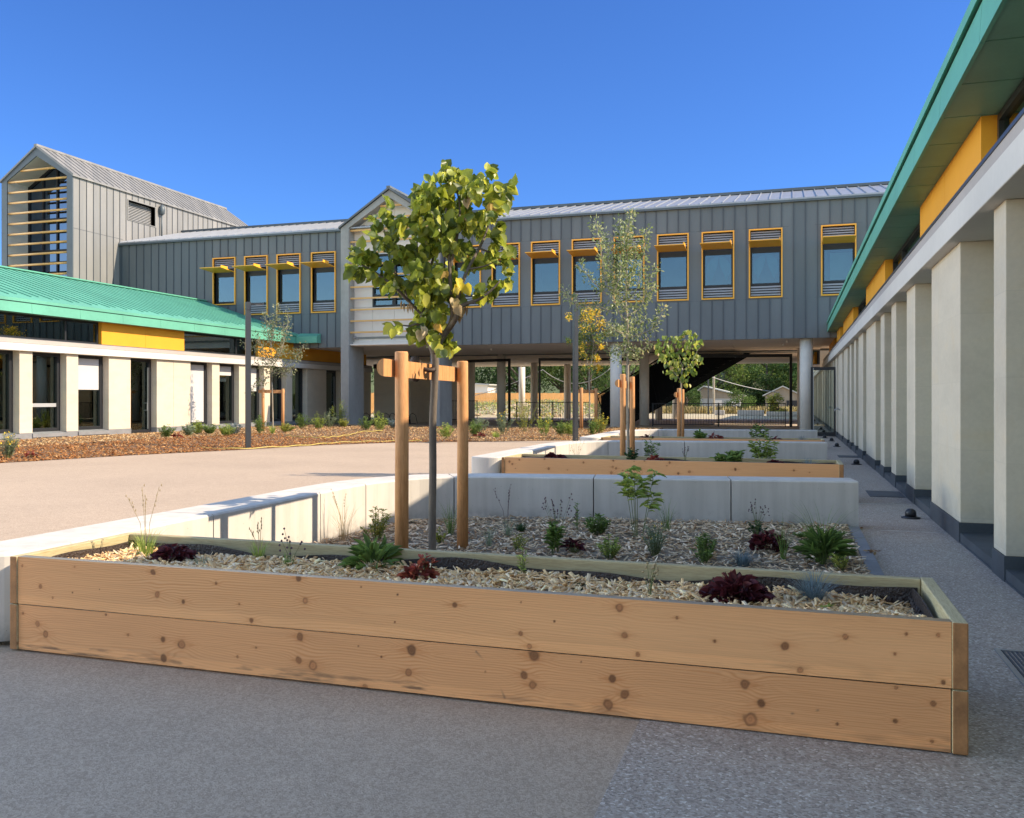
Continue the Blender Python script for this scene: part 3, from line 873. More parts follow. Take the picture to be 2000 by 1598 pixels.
for z in np.arange(.9, 12.4, 1.63): mb.box(g0 + .09, GY - .04, z, g1 - .09, GY + .07, z + .08)
for s in (-1, 1):
    mb.prism([(TM + s*(g1 - TM), TE - .05), (TM, TP - .42), (TM, TP - .54), (TM + s*(g1 - TM), TE - .17)], GY - .055, GY + .085)
fr = mb.build('glazed_gable', M['black'], tw)
mb = MB(); mb.prism([(g0, 0), (g1, 0), (g1, TE), (TM, TP - .42), (g0, TE)], GY + .02, GY + .03); mb.build('pane', M['glass_dark'], fr)
for k in range(24):
    z = 12.98 - .533*k
    if z < .3: break
    hw = (g1 - TM) if z < TE else (TP - .42 - z) / (TP - .42 - TE) * (g1 - TM)
    mb = MB(); mb.tube([(TM - hw, TY0 + .06, z), (TM + hw, TY0 + .06, z)], .058, 8); mb.build('slat', M['tube'], tw, smooth=True)
mb = MB()
for s in (-1, 1):
    xo = TM + s*(TX1 - TM + .1); zo = TE - .06
    mb.prism([(xo, zo), (TM, TP + .02), (TM, TP + .10), (xo, zo + .08)], TY0 - .1, TY1 + .05)
    for y in np.arange(TY0 - .08, TY1, .46):
        mb.prism([(xo, zo + .07), (TM, TP + .09), (TM, TP + .145), (xo, zo + .125)], y, y + .025)
mb.box(TM - .09, TY0 - .12, TP + .06, TM + .09, TY1 + .05, TP + .17)
mb.build('roof', M['zinc_pale'], tw)
mb = MB(); mb.box(TX1 - .35, LY0, LZ0, TX1 - .3, LY1, LZ1)
lo = mb.build('louvre_opening', M['zinc_dark'], tw)
mb = MB()
for z in np.arange(LZ0 + .03, LZ1 - .04, .085):
    mb.hexa([(TX1 - .29, LY0, z + .05), (TX1 - .275, LY0, z + .05), (TX1 - .275, LY1, z + .05), (TX1 - .29, LY1, z + .05)],
            [(TX1 - .24, LY0, z), (TX1 - .225, LY0, z), (TX1 - .225, LY1, z), (TX1 - .24, LY1, z)])
mb.build('blades', M['louvre'], lo)
mb = MB()
for (a, b, c, d) in ((LY0 - .04, LZ0 - .04, LY1 + .04, LZ0), (LY0 - .04, LZ1, LY1 + .04, LZ1 + .04), (LY0 - .04, LZ0, LY0, LZ1), (LY1, LZ0, LY1 + .04, LZ1)):
    mb.box(TX1 - .2, a, b, TX1 + .035, c, d)
mb.build('surround', M['zinc_pale'], lo)
mb = MB(); mb.tube([(TX1 + .12, 41.1, 10.3), (TX1 + .12, 41.1, 11.9)], .045, 10); mb.lathe(TX1 + .14, 41.1, [(.05, 11.75), (.15, 11.85), (.17, 12.1), (.10, 12.3), (.02, 12.34)], 14)
mb.build('vent_pipe', M['zinc_dark'], tw, smooth=True)
mb = MB(); mb.box(TX0 + .3, 38.5, 0, TX1 - .3, 38.6, 12.4)
for z in (3.3, 6.6, 9.9): mb.box(TX0 + .3, 36.3, z, TX1 - .3, 38.5, z + .2)
mb.build('room', M['room'], tw)
# ------------------------------------------------------------------ pine boards of the near planter: real growth-ring figure
def vnoise(x, y, seed):
    rg = np.random.default_rng(seed); G = rg.random((64, 64))
    xi = np.floor(x).astype(int); yi = np.floor(y).astype(int)
    fx = x - xi; fy = y - yi
    fx = fx*fx*(3-2*fx); fy = fy*fy*(3-2*fy)
    a = G[xi % 64, yi % 64]; b = G[(xi+1) % 64, yi % 64]; c = G[xi % 64, (yi+1) % 64]; d = G[(xi+1) % 64, (yi+1) % 64]
    return (a*(1-fx)+b*fx)*(1-fy) + (c*(1-fx)+d*fx)*fy

def fbm(x, y, seed, o=3):
    t = 0; a = 1.0; s = 0
    for i in range(o):
        t = t + a*vnoise(x*2**i + 7.3*i, y*2**i + 3.1*i, seed + i); s += a; a *= .5
    return t / s

def pine_board(name, x0, x1, z0, z1, yf, th, knots, seed, parent, base=(0.76, 0.39, 0.175), marks=(), scratches=()):
    nx = int((x1 - x0)/.0048); nz = int((z1 - z0)/.0036)
    gx, gz = np.meshgrid(np.linspace(x0, x1, nx), np.linspace(z0, z1, nz), indexing='ij')
    x, z = gx, gz
    # growth rings: level lines of a stretched field, bent round every knot
    fld = (z - z0)*1.0 + .11*fbm(x*.55 + seed, z*5, seed, 2) + .014*fbm(x*2.2, z*22, seed + 5, 2)
    wing_ = np.zeros_like(x)
    kd = np.full_like(x, 9.0); kr = np.full_like(x, 1.0); kt = np.full_like(x, 1.0); rk_ = np.random.default_rng(seed)
    for (kx, kz, r) in knots:
        r = r*.52 if r > .009 else r*.62
        dx, dz = x - kx, z - kz
        if r > .0045:
            wing_ = np.maximum(wing_, np.exp(-(dx/(4.2*r))**2 - (dz/(1.1*r))**2))
            q = np.exp(-(dx/(4.6*r))**2 - (np.abs(dz)/(3.4*r)))
            fld = fld + 1.7*r*q*np.tanh(dz/(.5*r))
        d = np.sqrt((dx/1.05)**2 + (dz/1.2)**2) / r * (.80 + .42*vnoise(x*55 + kx*31, z*55 + kz*17, seed + 83))
        upd = d < kd; kt = np.where(upd, rk_.uniform(.55, 1.5), kt); kd = np.where(upd, d, kd); kr = np.where(upd, r, kr)
    ph = fld*128 + 1.2*fbm(x*3, z*30, seed + 9, 2)
    ring = .5 + .5*np.sin(ph*2*np.pi*.72)
    ring = ring**2.2
    fine = fbm(x*5, z*330, seed + 20, 2)
    tone = fbm(x*.8, z*2.5, seed + 30, 3)
    b = np.array(base)
    late = b * np.array([.76, .62, .46])
    rs_ = (.18 + .72*np.clip(fbm(x*.45, z*5, seed + 71, 2)*1.5 - .35, 0, 1))[..., None]*ring[..., None]
    col = b[None, None]*(1 - rs_) + late[None, None]*rs_
    col = col*(.90 + .20*tone[..., None])*(.93 + .14*fine[..., None])
    # knots: warm heart, darker rim, resin halo
    big = kr > .0045
    kc = np.array([.30, .125, .05]); rim = np.array([.12, .055, .028])
    halo = np.exp(-np.clip(kd - 1, 0, None)*1.6) * np.where(big, .36, .12)
    halo = halo*(.4 + 1.2*fbm(x*14, z*40, seed + 51, 2))
    col = col*(1 - halo[..., None]) + (b*np.array([.74, .56, .40]))[None, None]*halo[..., None]
    wg = (wing_*.34*(.3 + 1.3*fbm(x*9, z*120, seed + 91, 2)))[..., None]
    col = col*(1 - wg) + (b*np.array([.66, .50, .36]))[None, None]*wg
    inner = np.clip((1.0 - kd)*5, 0, 1)
    rr = .75 + .25*np.cos(kd*12)
    kcol = kc[None, None]*(.8 + .5*rr[..., None])*kt[..., None] * np.where(big, 1.0, .55)[..., None]
    edge = np.exp(-((kd - .95)/.2)**2) * np.where(big, .62, .4) * (.35 + 1.1*fbm(x*30, z*40, seed + 61, 2))
    edge = np.clip(edge, 0, 1)
    col = col*(1 - inner[..., None]) + kcol*inner[..., None]
    col = col*(1 - edge[..., None]) + rim[None, None]*edge[..., None]
    strip = 1/(1 + np.exp(-((z0 + .046 + .003*fbm(x*9, x*0, seed + 77, 2)) - z)/.0012))
    col = col*(1 + .12*strip[..., None]*np.array([1, .97, .85]))
    # scuffs and mud splashes near the foot of the board
    for (mz, wdt, st, sd) in marks:
        m = np.exp(-((z - mz)/wdt)**2) * np.clip((fbm(x*6.5, z*55, sd, 4) - .52)*4, 0, 1) * np.clip(fbm(x*1.1, x*0, sd + 3, 2)*2.2 - .6, 0, 1) * st
        col = col*(1 - m[..., None]) + np.array([.075, .055, .04])[None, None]*m[..., None]
    for (ax_, az_, bx_, bz_) in scratches:
        t_ = np.clip(((x-ax_)*(bx_-ax_) + (z-az_)*(bz_-az_))/((bx_-ax_)**2+(bz_-az_)**2), 0, 1)
        dd_ = np.hypot(x - (ax_ + t_*(bx_-ax_) + .018*np.sin(t_*3.1)), z - (az_ + t_*(bz_-az_)))
        m = np.exp(-(dd_/.004)**2)*.7
        col = col*(1 - m[..., None]) + np.array([.07, .06, .05])[None, None]*m[..., None]
    V = np.stack([gx, np.full_like(gx, yf) - .0007*ring, gz], -1).reshape(-1, 3)
    idx = np.arange(nx*nz).reshape(nx, nz)
    Fq = np.stack([idx[:-1, :-1], idx[1:, :-1], idx[1:, 1:], idx[:-1, 1:]], -1).reshape(-1, 4)
    c = np.clip(col.reshape(-1, 3), .02, .9)
    n = len(V)
    bv = [(x0,yf,z0),(x1,yf,z0),(x1,yf+th,z0),(x0,yf+th,z0),(x0,yf,z1),(x1,yf,z1),(x1,yf+th,z1),(x0,yf+th,z1)]
    bf = np.array([(0,3,2,1),(4,5,6,7),(1,2,6,5),(2,3,7,6),(3,0,4,7)]) + n
    V = np.vstack([V, bv]); c = np.vstack([c, np.tile(np.array([.60, .44, .29]), (8, 1))])
    return np_mesh(name, V, [Fq, bf], M['pine_board'], parent, c)

KU = [(-3.184,0.494,0.024),(-3.931,0.37,0.02),(-3.158,0.378,0.024),(-2.995,0.352,0.021),(-2.796,0.46,0.013),(-2.28,0.407,0.025),(-2.317,0.516,0.023),(-2.587,0.285,0.021),(-3.696,0.491,0.008),(-4.057,0.476,0.009),(-3.531,0.38,0.005),(-3.71,0.351,0.006),(-3.846,0.314,0.008),(-2.659,0.363,0.008),(-1.491,0.443,0.021),(-0.718,0.488,0.027),(-0.697,0.368,0.022),(-1.17,0.336,0.016),(-1.131,0.282,0.019),(-0.639,0.288,0.016),(-1.975,0.495,0.007),(-1.783,0.471,0.007),(-1.17,0.478,0.007),(-1.014,0.404,0.007),(-0.471,0.461,0.011),(-1.797,0.339,0.007),(-0.028,0.378,0.028),(0.206,0.436,0.019),(0.032,0.285,0.021),(0.566,0.286,0.016),(0.391,0.382,0.01),(0.433,0.465,0.008),(-0.312,0.374,0.009),(0.548,0.47,0.012)]
KL = [(-3.956,0.16,0.025),(-3.899,0.111,0.028),(-3.126,0.145,0.024),(-3.008,0.131,0.037),(-2.312,0.226,0.03),(-2.32,0.109,0.025),(-2.24,0.091,0.038),(-3.119,0.047,0.032),(-4.057,0.212,0.009),(-3.491,0.246,0.008),(-3.347,0.151,0.011),(-2.671,0.095,0.008),(-2.563,0.151,0.008),(-1.712,0.212,0.039),(-1.728,0.107,0.029),(-1.11,0.24,0.039),(-1.156,0.147,0.026),(-1.117,0.107,0.028),(-0.752,0.17,0.025),(-0.697,0.109,0.031),(-0.768,0.056,0.036),(-1.956,0.015,0.022),(-1.992,0.208,0.007),(-1.343,0.146,0.007),(-0.892,0.232,0.007),(-1.869,0.167,0.01),(-0.188,0.202,0.03),(-0.124,0.131,0.026),(-0.167,0.058,0.043),(0.393,0.114,0.014),(0.531,0.198,0.018),(0.395,0.247,0.01),(0.526,0.048,0.01),(0.175,0.077,0.008)]

# ------------------------------------------------------------------ wood chips (uncountable: stuff)
CHIP_STRAW = [(.62,.47,.28),(.55,.40,.23),(.66,.54,.36),(.48,.33,.18),(.38,.25,.14),(.60,.50,.37),(.50,.42,.32)]
CHIP_GREY = [(.42,.36,.29),(.36,.29,.22),(.50,.44,.37),(.30,.22,.15),(.24,.16,.10),(.46,.38,.28),(.56,.51,.44)]
CHIP_BARK = [(.36,.17,.07),(.28,.13,.055),(.42,.22,.10),(.22,.10,.05),(.46,.27,.13),(.50,.34,.19)]
def chips(name, P, Lr, palette, label, seed, tilt=.45, wr=(.18, .38), gain=(1.55, 1.38, 1.18)):
    rg = np.random.default_rng(seed); n = len(P)
    L = rg.uniform(*Lr, n); W = L*rg.uniform(*wr, n); T = W*rg.uniform(.10, .26, n)
    yaw = rg.uniform(0, 2*np.pi, n); pit = rg.normal(0, tilt, n); rol = rg.normal(0, tilt, n)
    cy, sy, cp, sp, cr, sr = np.cos(yaw), np.sin(yaw), np.cos(pit), np.sin(pit), np.cos(rol), np.sin(rol)
    u = np.stack([cy*cp, sy*cp, sp], -1)
    v0 = np.stack([-sy, cy, 0*cy], -1); w0 = np.cross(u, v0)
    v = v0*cr[:, None] + w0*sr[:, None]; ww = np.cross(u, v)
    tp = rg.uniform(.35, 1.0, n)
    V = []
    for (a, b, c) in ((-.5,-.5,-.5),(.5,-.5,-.5),(.5,.5,-.5),(-.5,.5,-.5),(-.5,-.5,.5),(.5,-.5,.5),(.5,.5,.5),(-.5,.5,.5)):
        bb = b*np.where(a > 0, tp, 1.0)
        V.append(P + u*(a*L)[:, None] + v*(bb*W)[:, None] + ww*(c*T)[:, None])
    V = np.stack(V, 1).reshape(-1, 3)
    F = (np.arange(n)*8)[:, None, None] + np.array([(0,3,2,1),(4,5,6,7),(0,1,5,4),(1,2,6,5),(2,3,7,6),(3,0,4,7)])[None]
    pal = np.array(palette); c = pal[rg.integers(0, len(pal), n)] * rg.uniform(.75, 1.15, n)[:, None] * np.array(gain)
    o = np_mesh(name, V, F.reshape(-1, 4), M['chip'], None, np.clip(np.repeat(c, 8, 0), 0, 1))
    return tag(o, label, 'mulch', kind='stuff')

# ------------------------------------------------------------------ planters and curved concrete benches
PX0, PX1, PH = -4.14, 0.655, 0.525
def planter(y0, label, near=False, split=0.262):
    y1 = y0 + .90
    t = thing('timber_planter', label, 'planter', ((PX0 + PX1)/2, y0 + .45, 0), 'long timber planters')
    th = .05
    if near:
        pine_board('board', PX0 + .052, PX1 - .060, split + .003, PH, y0 - .004, th, KU, 11, t, marks=((.285, .03, .25, 4),))
        pine_board('board', PX0 + .052, PX1 - .062, .012, split - .003, y0, th, KL, 37, t, base=(.73, .36, .16), marks=((.03, .035, .8, 8), (.01, .03, .9, 15)), scratches=((-1.388, .235, -1.25, .035), (.0, .10, .10, .125)))
    else:
        for i, (za, zb) in enumerate(((.012, split - .003), (split + .003, PH))):
            pine_board('board', PX0 + .052, PX1 - .06, za, zb, y0, th, [(R.uniform(PX0 + .1, PX1 - .1), R.uniform(za, zb), R.uniform(.008, .03)) for _ in range(26)], 50 + int(y0) + i, t)
    for za, zb in ((.012, split - .003), (split + .003, PH)):
        mb = MB(); mb.box(PX0 + .052, y1 - th, za, PX1 - .06, y1, zb); mb.build('back_board', M['plank_back'], t, bevel=.006)
    for xa, xb in ((PX0, PX0 + .05), (PX1 - .058, PX1)):
        for za, zb in ((.01, split - .002), (split + .002, PH + .001)):
            mb = MB(); mb.box(xa, y0 - .012, za, xb, y1 + .004, zb)
            o = mb.build('end_board', M['plank_y'], t, bevel=.006)
            o.data.materials.append(M['endgrain'])
            for p in o.data.polygons:
                if abs(p.normal.y) > .9: p.material_index = 1
    # dimpled liner, wavy along its top edge
    V = []; F = []
    path = [(PX0 + .07, y0 + .06), (PX0 + .07, y1 - .07), (PX1 - .08, y1 - .07), (PX1 - .08, y0 + .06)]
    mbl = MB()
    for i in range(3):
        a, b = np.array(path[i]), np.array(path[i+1]); L = np.linalg.norm(b - a); n = max(3, int(L/.05))
        nrm = np.array([-(b-a)[1], (b-a)[0]])/L
        for k in range(n):
            p, q = a + (b-a)*k/n, a + (b-a)*(k+1)/n
            zt = lambda s: .475 + .018*math.sin(s*3.1 + i) + .012*math.sin(s*7.7)
            sa, sb = L*k/n + i*2, L*(k+1)/n + i*2
            oa = nrm*(-.012 - .012*math.sin(sa*5)); ob = nrm*(-.012 - .012*math.sin(sb*5))
            d = nrm*.006
            mbl.hexa([(*(p+oa), .30), (*(q+ob), .30), (*(q+ob+d), .30), (*(p+oa+d), .30)], [(*(p+oa), zt(sa)), (*(q+ob), zt(sb)), (*(q+ob+d), zt(sb)), (*(p+oa+d), zt(sa))])
            if near:
                for zz in (.36, .395, .43):
                    cx, cy = (p + q)/2 + (oa + ob)/2 - nrm*.004
                    mbl.lathe(cx, cy, [(.012, zz - .012), (.013, zz), (.008, zz + .012)], 6)
    mbl.build('liner', M['liner'], t)
    mb = MB(); mb.box(PX0 + .06, y0 + .055, .05, PX1 - .07, y1 - .055, .405); mb.build('soil', M['strawsoil'], t)
    n = 9500 if near else 3200
    rg = np.random.default_rng(int(y0*10))
    x = rg.uniform(PX0 + .10, PX1 - .10, n); y = rg.uniform(y0 + .065, y1 - .10, n)
    hgt = .418 + .040*fbm(x*2.3 + 3, y*3, 3, 2) + .028*np.clip(1 - (y - y0 - .06)/.5, 0, 1) - .045*np.clip((x - (PX1 - .5))/.4, 0, 1)*np.clip((y - y0 - .3)/.3, 0, 1)
    P = np.stack([x, y, hgt + rg.uniform(-.006, .012, n)], -1)
    chips('wood_chips', P, (.026, .088) if near else (.03, .09), CHIP_STRAW, 'pale straw coloured wood chips filling ' + ('the nearest timber planter' if near else ('the second timber planter' if y0 < 15 else 'the farthest timber planter')), int(y0), .34, (.11, .34))
    return t

def bench_path(y0):
    ctrl = [(-4.20, y0 + .12), (-4.20, y0 + 1.6), (-4.20, y0 + 3.0), (-4.20, y0 + 4.15), (-4.08, y0 + 4.75), (-3.82, y0 + 5.22), (-3.35, y0 + 5.50), (-2.6, y0 + 5.66), (-2.1, y0 + 5.74), (-1.3, y0 + 5.86), (-.63, y0 + 5.97), (.02, y0 + 6.07), (.67, y0 + 6.16)]
    P = np.array(ctrl); out = []
    for i in range(len(P) - 1):
        p0, p1, p2, p3 = P[max(i-1, 0)], P[i], P[i+1], P[min(i+2, len(P)-1)]
        for t in np.linspace(0, 1, 12, endpoint=False):
            out.append(.5*((2*p1) + (-p0+p2)*t + (2*p0-5*p1+4*p2-p3)*t*t + (-p0+3*p1-3*p2+p3)*t**3))
    out.append(P[-1])
    return np.array(out)

def bench(y0, label):
    t = thing('concrete_bench', label, 'bench', (-3.9, y0 + 5, 0), 'curved concrete bench walls')
    P = bench_path(y0)
    T = np.gradient(P, axis=0); T /= np.linalg.norm(T, axis=1)[:, None]
    N = np.stack([-T[:, 1], T[:, 0]], -1)      # to the left = outer side
    S = np.concatenate([[0], np.cumsum(np.linalg.norm(np.diff(P, axis=0), axis=1))])
    L = S[-1]
    Wd, Hh, ch = .46, .522, .014
    xcut = [-2.10, -.63]
    cuts = [0, 1.75, 3.35]
    cuts += [S[np.argmin(np.abs(P[:, 1] - (y0 + 4.35)) + 9*(P[:, 0] > -4))], S[np.argmin(np.abs(P[:, 0] + 3.62))]] + [S[np.argmin(np.abs(P[:, 0] - q))] for q in xcut] + [L]
    def at(s):
        return (np.array([np.interp(s, S, P[:, 0]), np.interp(s, S, P[:, 1])]), np.array([np.interp(s, S, N[:, 0]), np.interp(s, S, N[:, 1])]))
    prof = [(0, .03), (0, Hh - ch), (ch, Hh), (Wd - ch, Hh), (Wd, Hh - ch), (Wd, .03)]
    for i in range(len(cuts) - 1):
        ss = np.linspace(cuts[i] + (.006 if i else 0), cuts[i+1] - (.006 if i < len(cuts)-2 else 0), max(3, int((cuts[i+1]-cuts[i])/.12)))
        mb = MB(); rings = []
        if i == 0:      # rounded nose
            p, n = at(0); c = p + n*Wd/2; d = np.array([n[1], -n[0]])
            tg = -np.array([T[0][0], T[0][1]])
            outline = [c + (n*math.cos(a) + tg*math.sin(a)*.6)*Wd/2 for a in np.linspace(0, math.pi, 17)]
            bot = [(q[0], q[1], .03) for q in outline]; mid = [(q[0], q[1], Hh - ch) for q in outline]
            top = [(*(c + (q - c)*(1 - 2*ch/Wd)), Hh) for q in outline]
            k = len(outline)
            mb.add(bot + mid + top, [(j, j+1, k+j+1, k+j) for j in range(k-1)] + [(k+j, k+j+1, 2*k+j+1, 2*k+j) for j in range(k-1)] + [tuple(range(2*k, 3*k))])
        vs = []
        for s in ss:
            p, n = at(s)
            vs += [(*(p + n*o), z) for (o, z) in prof]
        m = len(prof); fs = []
        for a in range(len(ss) - 1):
            fs += [(a*m+j, (a+1)*m+j, (a+1)*m+j+1, a*m+j+1) for j in range(m-1)] + [(a*m+m-1, (a+1)*m+m-1, (a+1)*m, a*m)]
        fs += [tuple(range(m))]; e_ = (len(ss)-1)*m
        fs += [tuple(e_ + j for j in range(m))[::-1]]
        mb.add(vs, fs)
        mb.build('block', M['concrete'], t)
    mb = MB(); vs = []; ss = np.linspace(0, L - .03, 60)
    for s in ss:
        p, n = at(s); vs += [(*(p + n*.03), 0), (*(p + n*.03), .05), (*(p + n*(Wd-.03)), .05), (*(p + n*(Wd-.03)), 0)]
    fs = []
    for a in range(len(ss)-1): fs += [(a*4+j, (a+1)*4+j, (a+1)*4+(j+1) % 4, a*4+(j+1) % 4) for j in range(4)]
    fs += [(0, 1, 2, 3), tuple((len(ss)-1)*4 + j for j in (3, 2, 1, 0))]
    mb.add(vs, fs); mb.build('footing', M['slate'], t)
    return P

beds = []
for y0, pl, bl in ((3.80, 'nearest long pine planter across the foreground, knotty two board front', 'nearest curved pale concrete bench wall behind the near planter'),
                   (12.45, 'second timber planter, between the nearest and middle concrete benches', 'middle curved concrete bench wall behind the second planter'),
                   (19.60, 'farthest small looking timber planter in front of the last bench', 'farthest concrete bench wall, just before the raised building')):
    planter(y0, pl, y0 < 5)
    P = bench(y0, bl)
    beds.append((y0, P))
    # planted bed between planter and bench
    inner = [(float(a), float(b)) for a, b in P if b > y0 + .95]
    inner[-1] = (.56, inner[-1][1])
    poly = [(-4.20, y0 + .92), (.56, y0 + .92)] + [(a, b) for a, b in inner[::-1]]
    tag(sheet('planting_soil' , poly, .055, M['strawsoil']), kind='structure')
    n = 13000 if y0 < 5 else (5200 if y0 < 15 else 2500)
    rg = np.random.default_rng(int(y0*7))
    x = rg.uniform(-4.17, .55, n*2); y = rg.uniform(y0 + .93, y0 + 6.1, n*2)
    xs_ = np.array([q[0] for q in inner]); ys_ = np.array([q[1] for q in inner])
    o = np.argsort(xs_); lim = np.interp(x, xs_[o], ys_[o])
    k = y < np.where(x < -4.1, y0 + 3.6, lim) - .03
    x, y = x[k][:n], y[k][:n]
    z = .062 + .03*fbm(x*2, y*2, 5, 2) + rg.uniform(-.004, .01, len(x))
    chips('wood_chips', np.stack([x, y, z], -1), (.03, .085), CHIP_GREY, 'greyish wood chips covering the bed ' + ('behind the nearest planter' if y0 < 5 else ('behind the second planter' if y0 < 15 else 'behind the farthest planter')), int(y0) + 1, .28, (.13, .36))
    # slate edging strip along the path side
    mb = MB(); ye = y0 + 6.05; yy = y0 + .93; i = 0
    while yy < ye - .1:
        mb.box(.562, yy, 0, .668, min(yy + .62, ye) - .006, .062); yy += .62
    tag(mb.build('edging_strip', M['slate_pale'], loc=(.6, y0 + 3, 0)), 'flat slate edging strip beside the path, at the end of the ' + ('nearest' if y0 < 5 else ('middle' if y0 < 15 else 'farthest')) + ' planted bed', 'edging')

# ------------------------------------------------------------------ sunlit bark bed on the left with rising ground
edge = [(-18.6, 8.5), (-16.37, 14.74), (-15.58, 17.69), (-14.24, 20.87), (-13.6, 23.2), (-12.19, 25.3), (-8.79, 27.4), (-6.03, 29.5), (-5.2, 33.5)]
back = [(-22.6, 8.5), (-22.2, 14.7), (-22.0, 18.5), (-22.1, 21.5), (-22.2, 26.8), (-22.4, 30.1), (-22.5, 33.0), (-20.4, 37.4), (-5.2, 37.4)]
n = 40
def resample(P, n):
    P = np.array(P, float); s = np.concatenate([[0], np.cumsum(np.linalg.norm(np.diff(P, axis=0), axis=1))]); q = np.linspace(0, s[-1], n)
    return np.stack([np.interp(q, s, P[:, 0]), np.interp(q, s, P[:, 1])], -1)
# bark sheet: rows from edge to back, height rising to .14
A_ = resample(edge, n); B_ = resample(back, n); rows = 10
V = []
for i in range(rows + 1):
    f = i/rows; q = A_*(1-f) + B_*f
    zz = .004 + .15*min(1, f*1.6)**.8 * np.ones(n) + .02*np.sin(q[:, 0]*1.7)*f
    V.append(np.column_stack([q, zz]))
V = np.vstack(V); idx = np.arange((rows+1)*n).reshape(rows+1, n)
Fq = np.stack([idx[:-1, :-1], idx[:-1, 1:], idx[1:, 1:], idx[1:, :-1]], -1).reshape(-1, 4)
tag(np_mesh('bark_bed', V, Fq, M['soil'], smooth=True), kind='structure')
rg = np.random.default_rng(99); nb = 40000
a = rg.uniform(0, n - 1.001, nb); f = rg.uniform(0, 1, nb)**1.2; ia = a.astype(int); fr = (a - ia)[:, None]
q = (A_[ia]*(1-fr) + A_[ia+1]*fr)*(1-f[:, None]) + (B_[ia]*(1-fr) + B_[ia+1]*fr)*f[:, None]
zz = .012 + .15*np.minimum(1, f*1.6)**.8 + .02*np.sin(q[:, 0]*1.7)*f + rg.uniform(0, .02, nb)
far = (f > .55) | (q[:, 1] > 27)
for sel, pal, lab, sd in ((~far, CHIP_BARK, 'reddish brown bark chips along the pavement edge', 1), (far, CHIP_STRAW + CHIP_BARK[:2], 'pale mixed chips around the far row of sunlit shrubs', 2)):
    chips('bark_chips', np.column_stack([q[sel], zz[sel]]), (.035, .095), pal, lab, sd, .35, (.22, .45), (1.0, .84, .66))
mb = MB(); mb.add([(-22.6, 8.5, .0), (-22.1, 21.5, 0), (-22.4, 30, 0), (-22.6, 34, 0), (-23.34, 34, 0), (-23.34, 8.5, 0), (-22.55, 8.5, .10), (-22.05, 21.5, .10), (-22.35, 30, .10), (-22.55, 34, .10), (-23.34, 34, .10), (-23.34, 8.5, .10)], [(6,7,8,9,10,11), (0,1,7,6), (1,2,8,7), (2,3,9,8), (3,4,10,9), (5,0,6,11), (4,5,11,10)])
tag(mb.build('footway', M['pavement']), kind='structure')

# ------------------------------------------------------------------ tree stakes
def stakes(label, pa, pb, h, zbar, r=.05, hgt_base=0.0, over=.20, third=False):
    a, b = np.array(pa), np.array(pb); d = (b - a); L = np.linalg.norm(d); d /= L; nrm = np.array([-d[1], d[0]])
    if nrm[0] > 0: nrm = -nrm
    t = thing('tree_stakes', label, 'stakes', (*((a+b)/2), hgt_base), 'paired tree stakes')
    for p, dh in ((a, 0), (b, -.015)):
        mb = MB(); mb.tube([(p[0], p[1], hgt_base), (p[0] + .004, p[1], hgt_base + .6*h), (p[0], p[1], h + dh - .012), (p[0], p[1], h + dh)], [r*1.03, r, r*.99, r*.90], 18)
        mb.build('stake', M['pole'], t, smooth=True)
    # half-round rail nailed to the far side of both posts
    mb = MB(); c0 = a - d*over + nrm*(r + .003); c1 = b + d*.05 + nrm*(r + .003)
    prof = [(0, -.065)] + [(.055*math.cos(q), .065*math.sin(q)) for q in np.linspace(-math.pi/2, math.pi/2, 11)][1:-1] + [(0, .065)]
    vs = [(*(c0 + nrm*o), zbar + z) for o, z in prof] + [(*(c1 + nrm*o), zbar - .01 + z) for o, z in prof]
    k = len(prof)
    mb.add(vs, [tuple(range(k)), tuple(range(k, 2*k))[::-1]] + [(j, (j+1) % k, k+(j+1) % k, k+j) for j in range(k)])
    mb.build('rail', M['pole'], t)
    return t, nrm
def tie(label, x, y, z, nrm):
    mb = MB()
    mb.tube([(x + .06*math.cos(q), y + .05*math.sin(q), z + .008*math.sin(2*q)) for q in np.linspace(0, 2*math.pi, 17)], .018, 8, cap=False)
    mb.lathe(x + nrm[0]*.09 + .01, y + nrm[1]*.09 - .06, [(.02, z - .10), (.05, z - .07), (.055, z), (.035, z + .05), (.045, z + .07), (.03, z + .105), (.01, z + .11)], 12)
    tag(mb.build('tree_tie', M['rubber'], loc=(x, y, z), smooth=True), label, 'tree tie')
_, nr = stakes('thick stake pair with a half round rail around the nearest tree', (-2.80, 6.03), (-2.83, 7.39), 1.755, 1.63, .051)
tie('brown rubber tie holding the nearest tree trunk to its rail', -2.86, 6.66, 1.64, nr)
stakes('stake pair beside the sparse tall tree in the middle bed', (-2.74, 14.75), (-2.80, 16.02), 1.82, 1.66, .047)
stakes('stake pair beside the small round leaved tree in the last bed', (-2.68, 22.0), (-2.72, 23.1), 1.66, 1.5, .047)
stakes('stake pair under the yellow flowering tree by the raised building', (-8.35, 35.6), (-7.95, 36.6), 1.86, 1.72, .07)
stakes('stake pair with high rail in front of the left classroom wing', (-20.38, 30.7), (-19.62, 30.95), 1.82, 1.70, .06, .0)
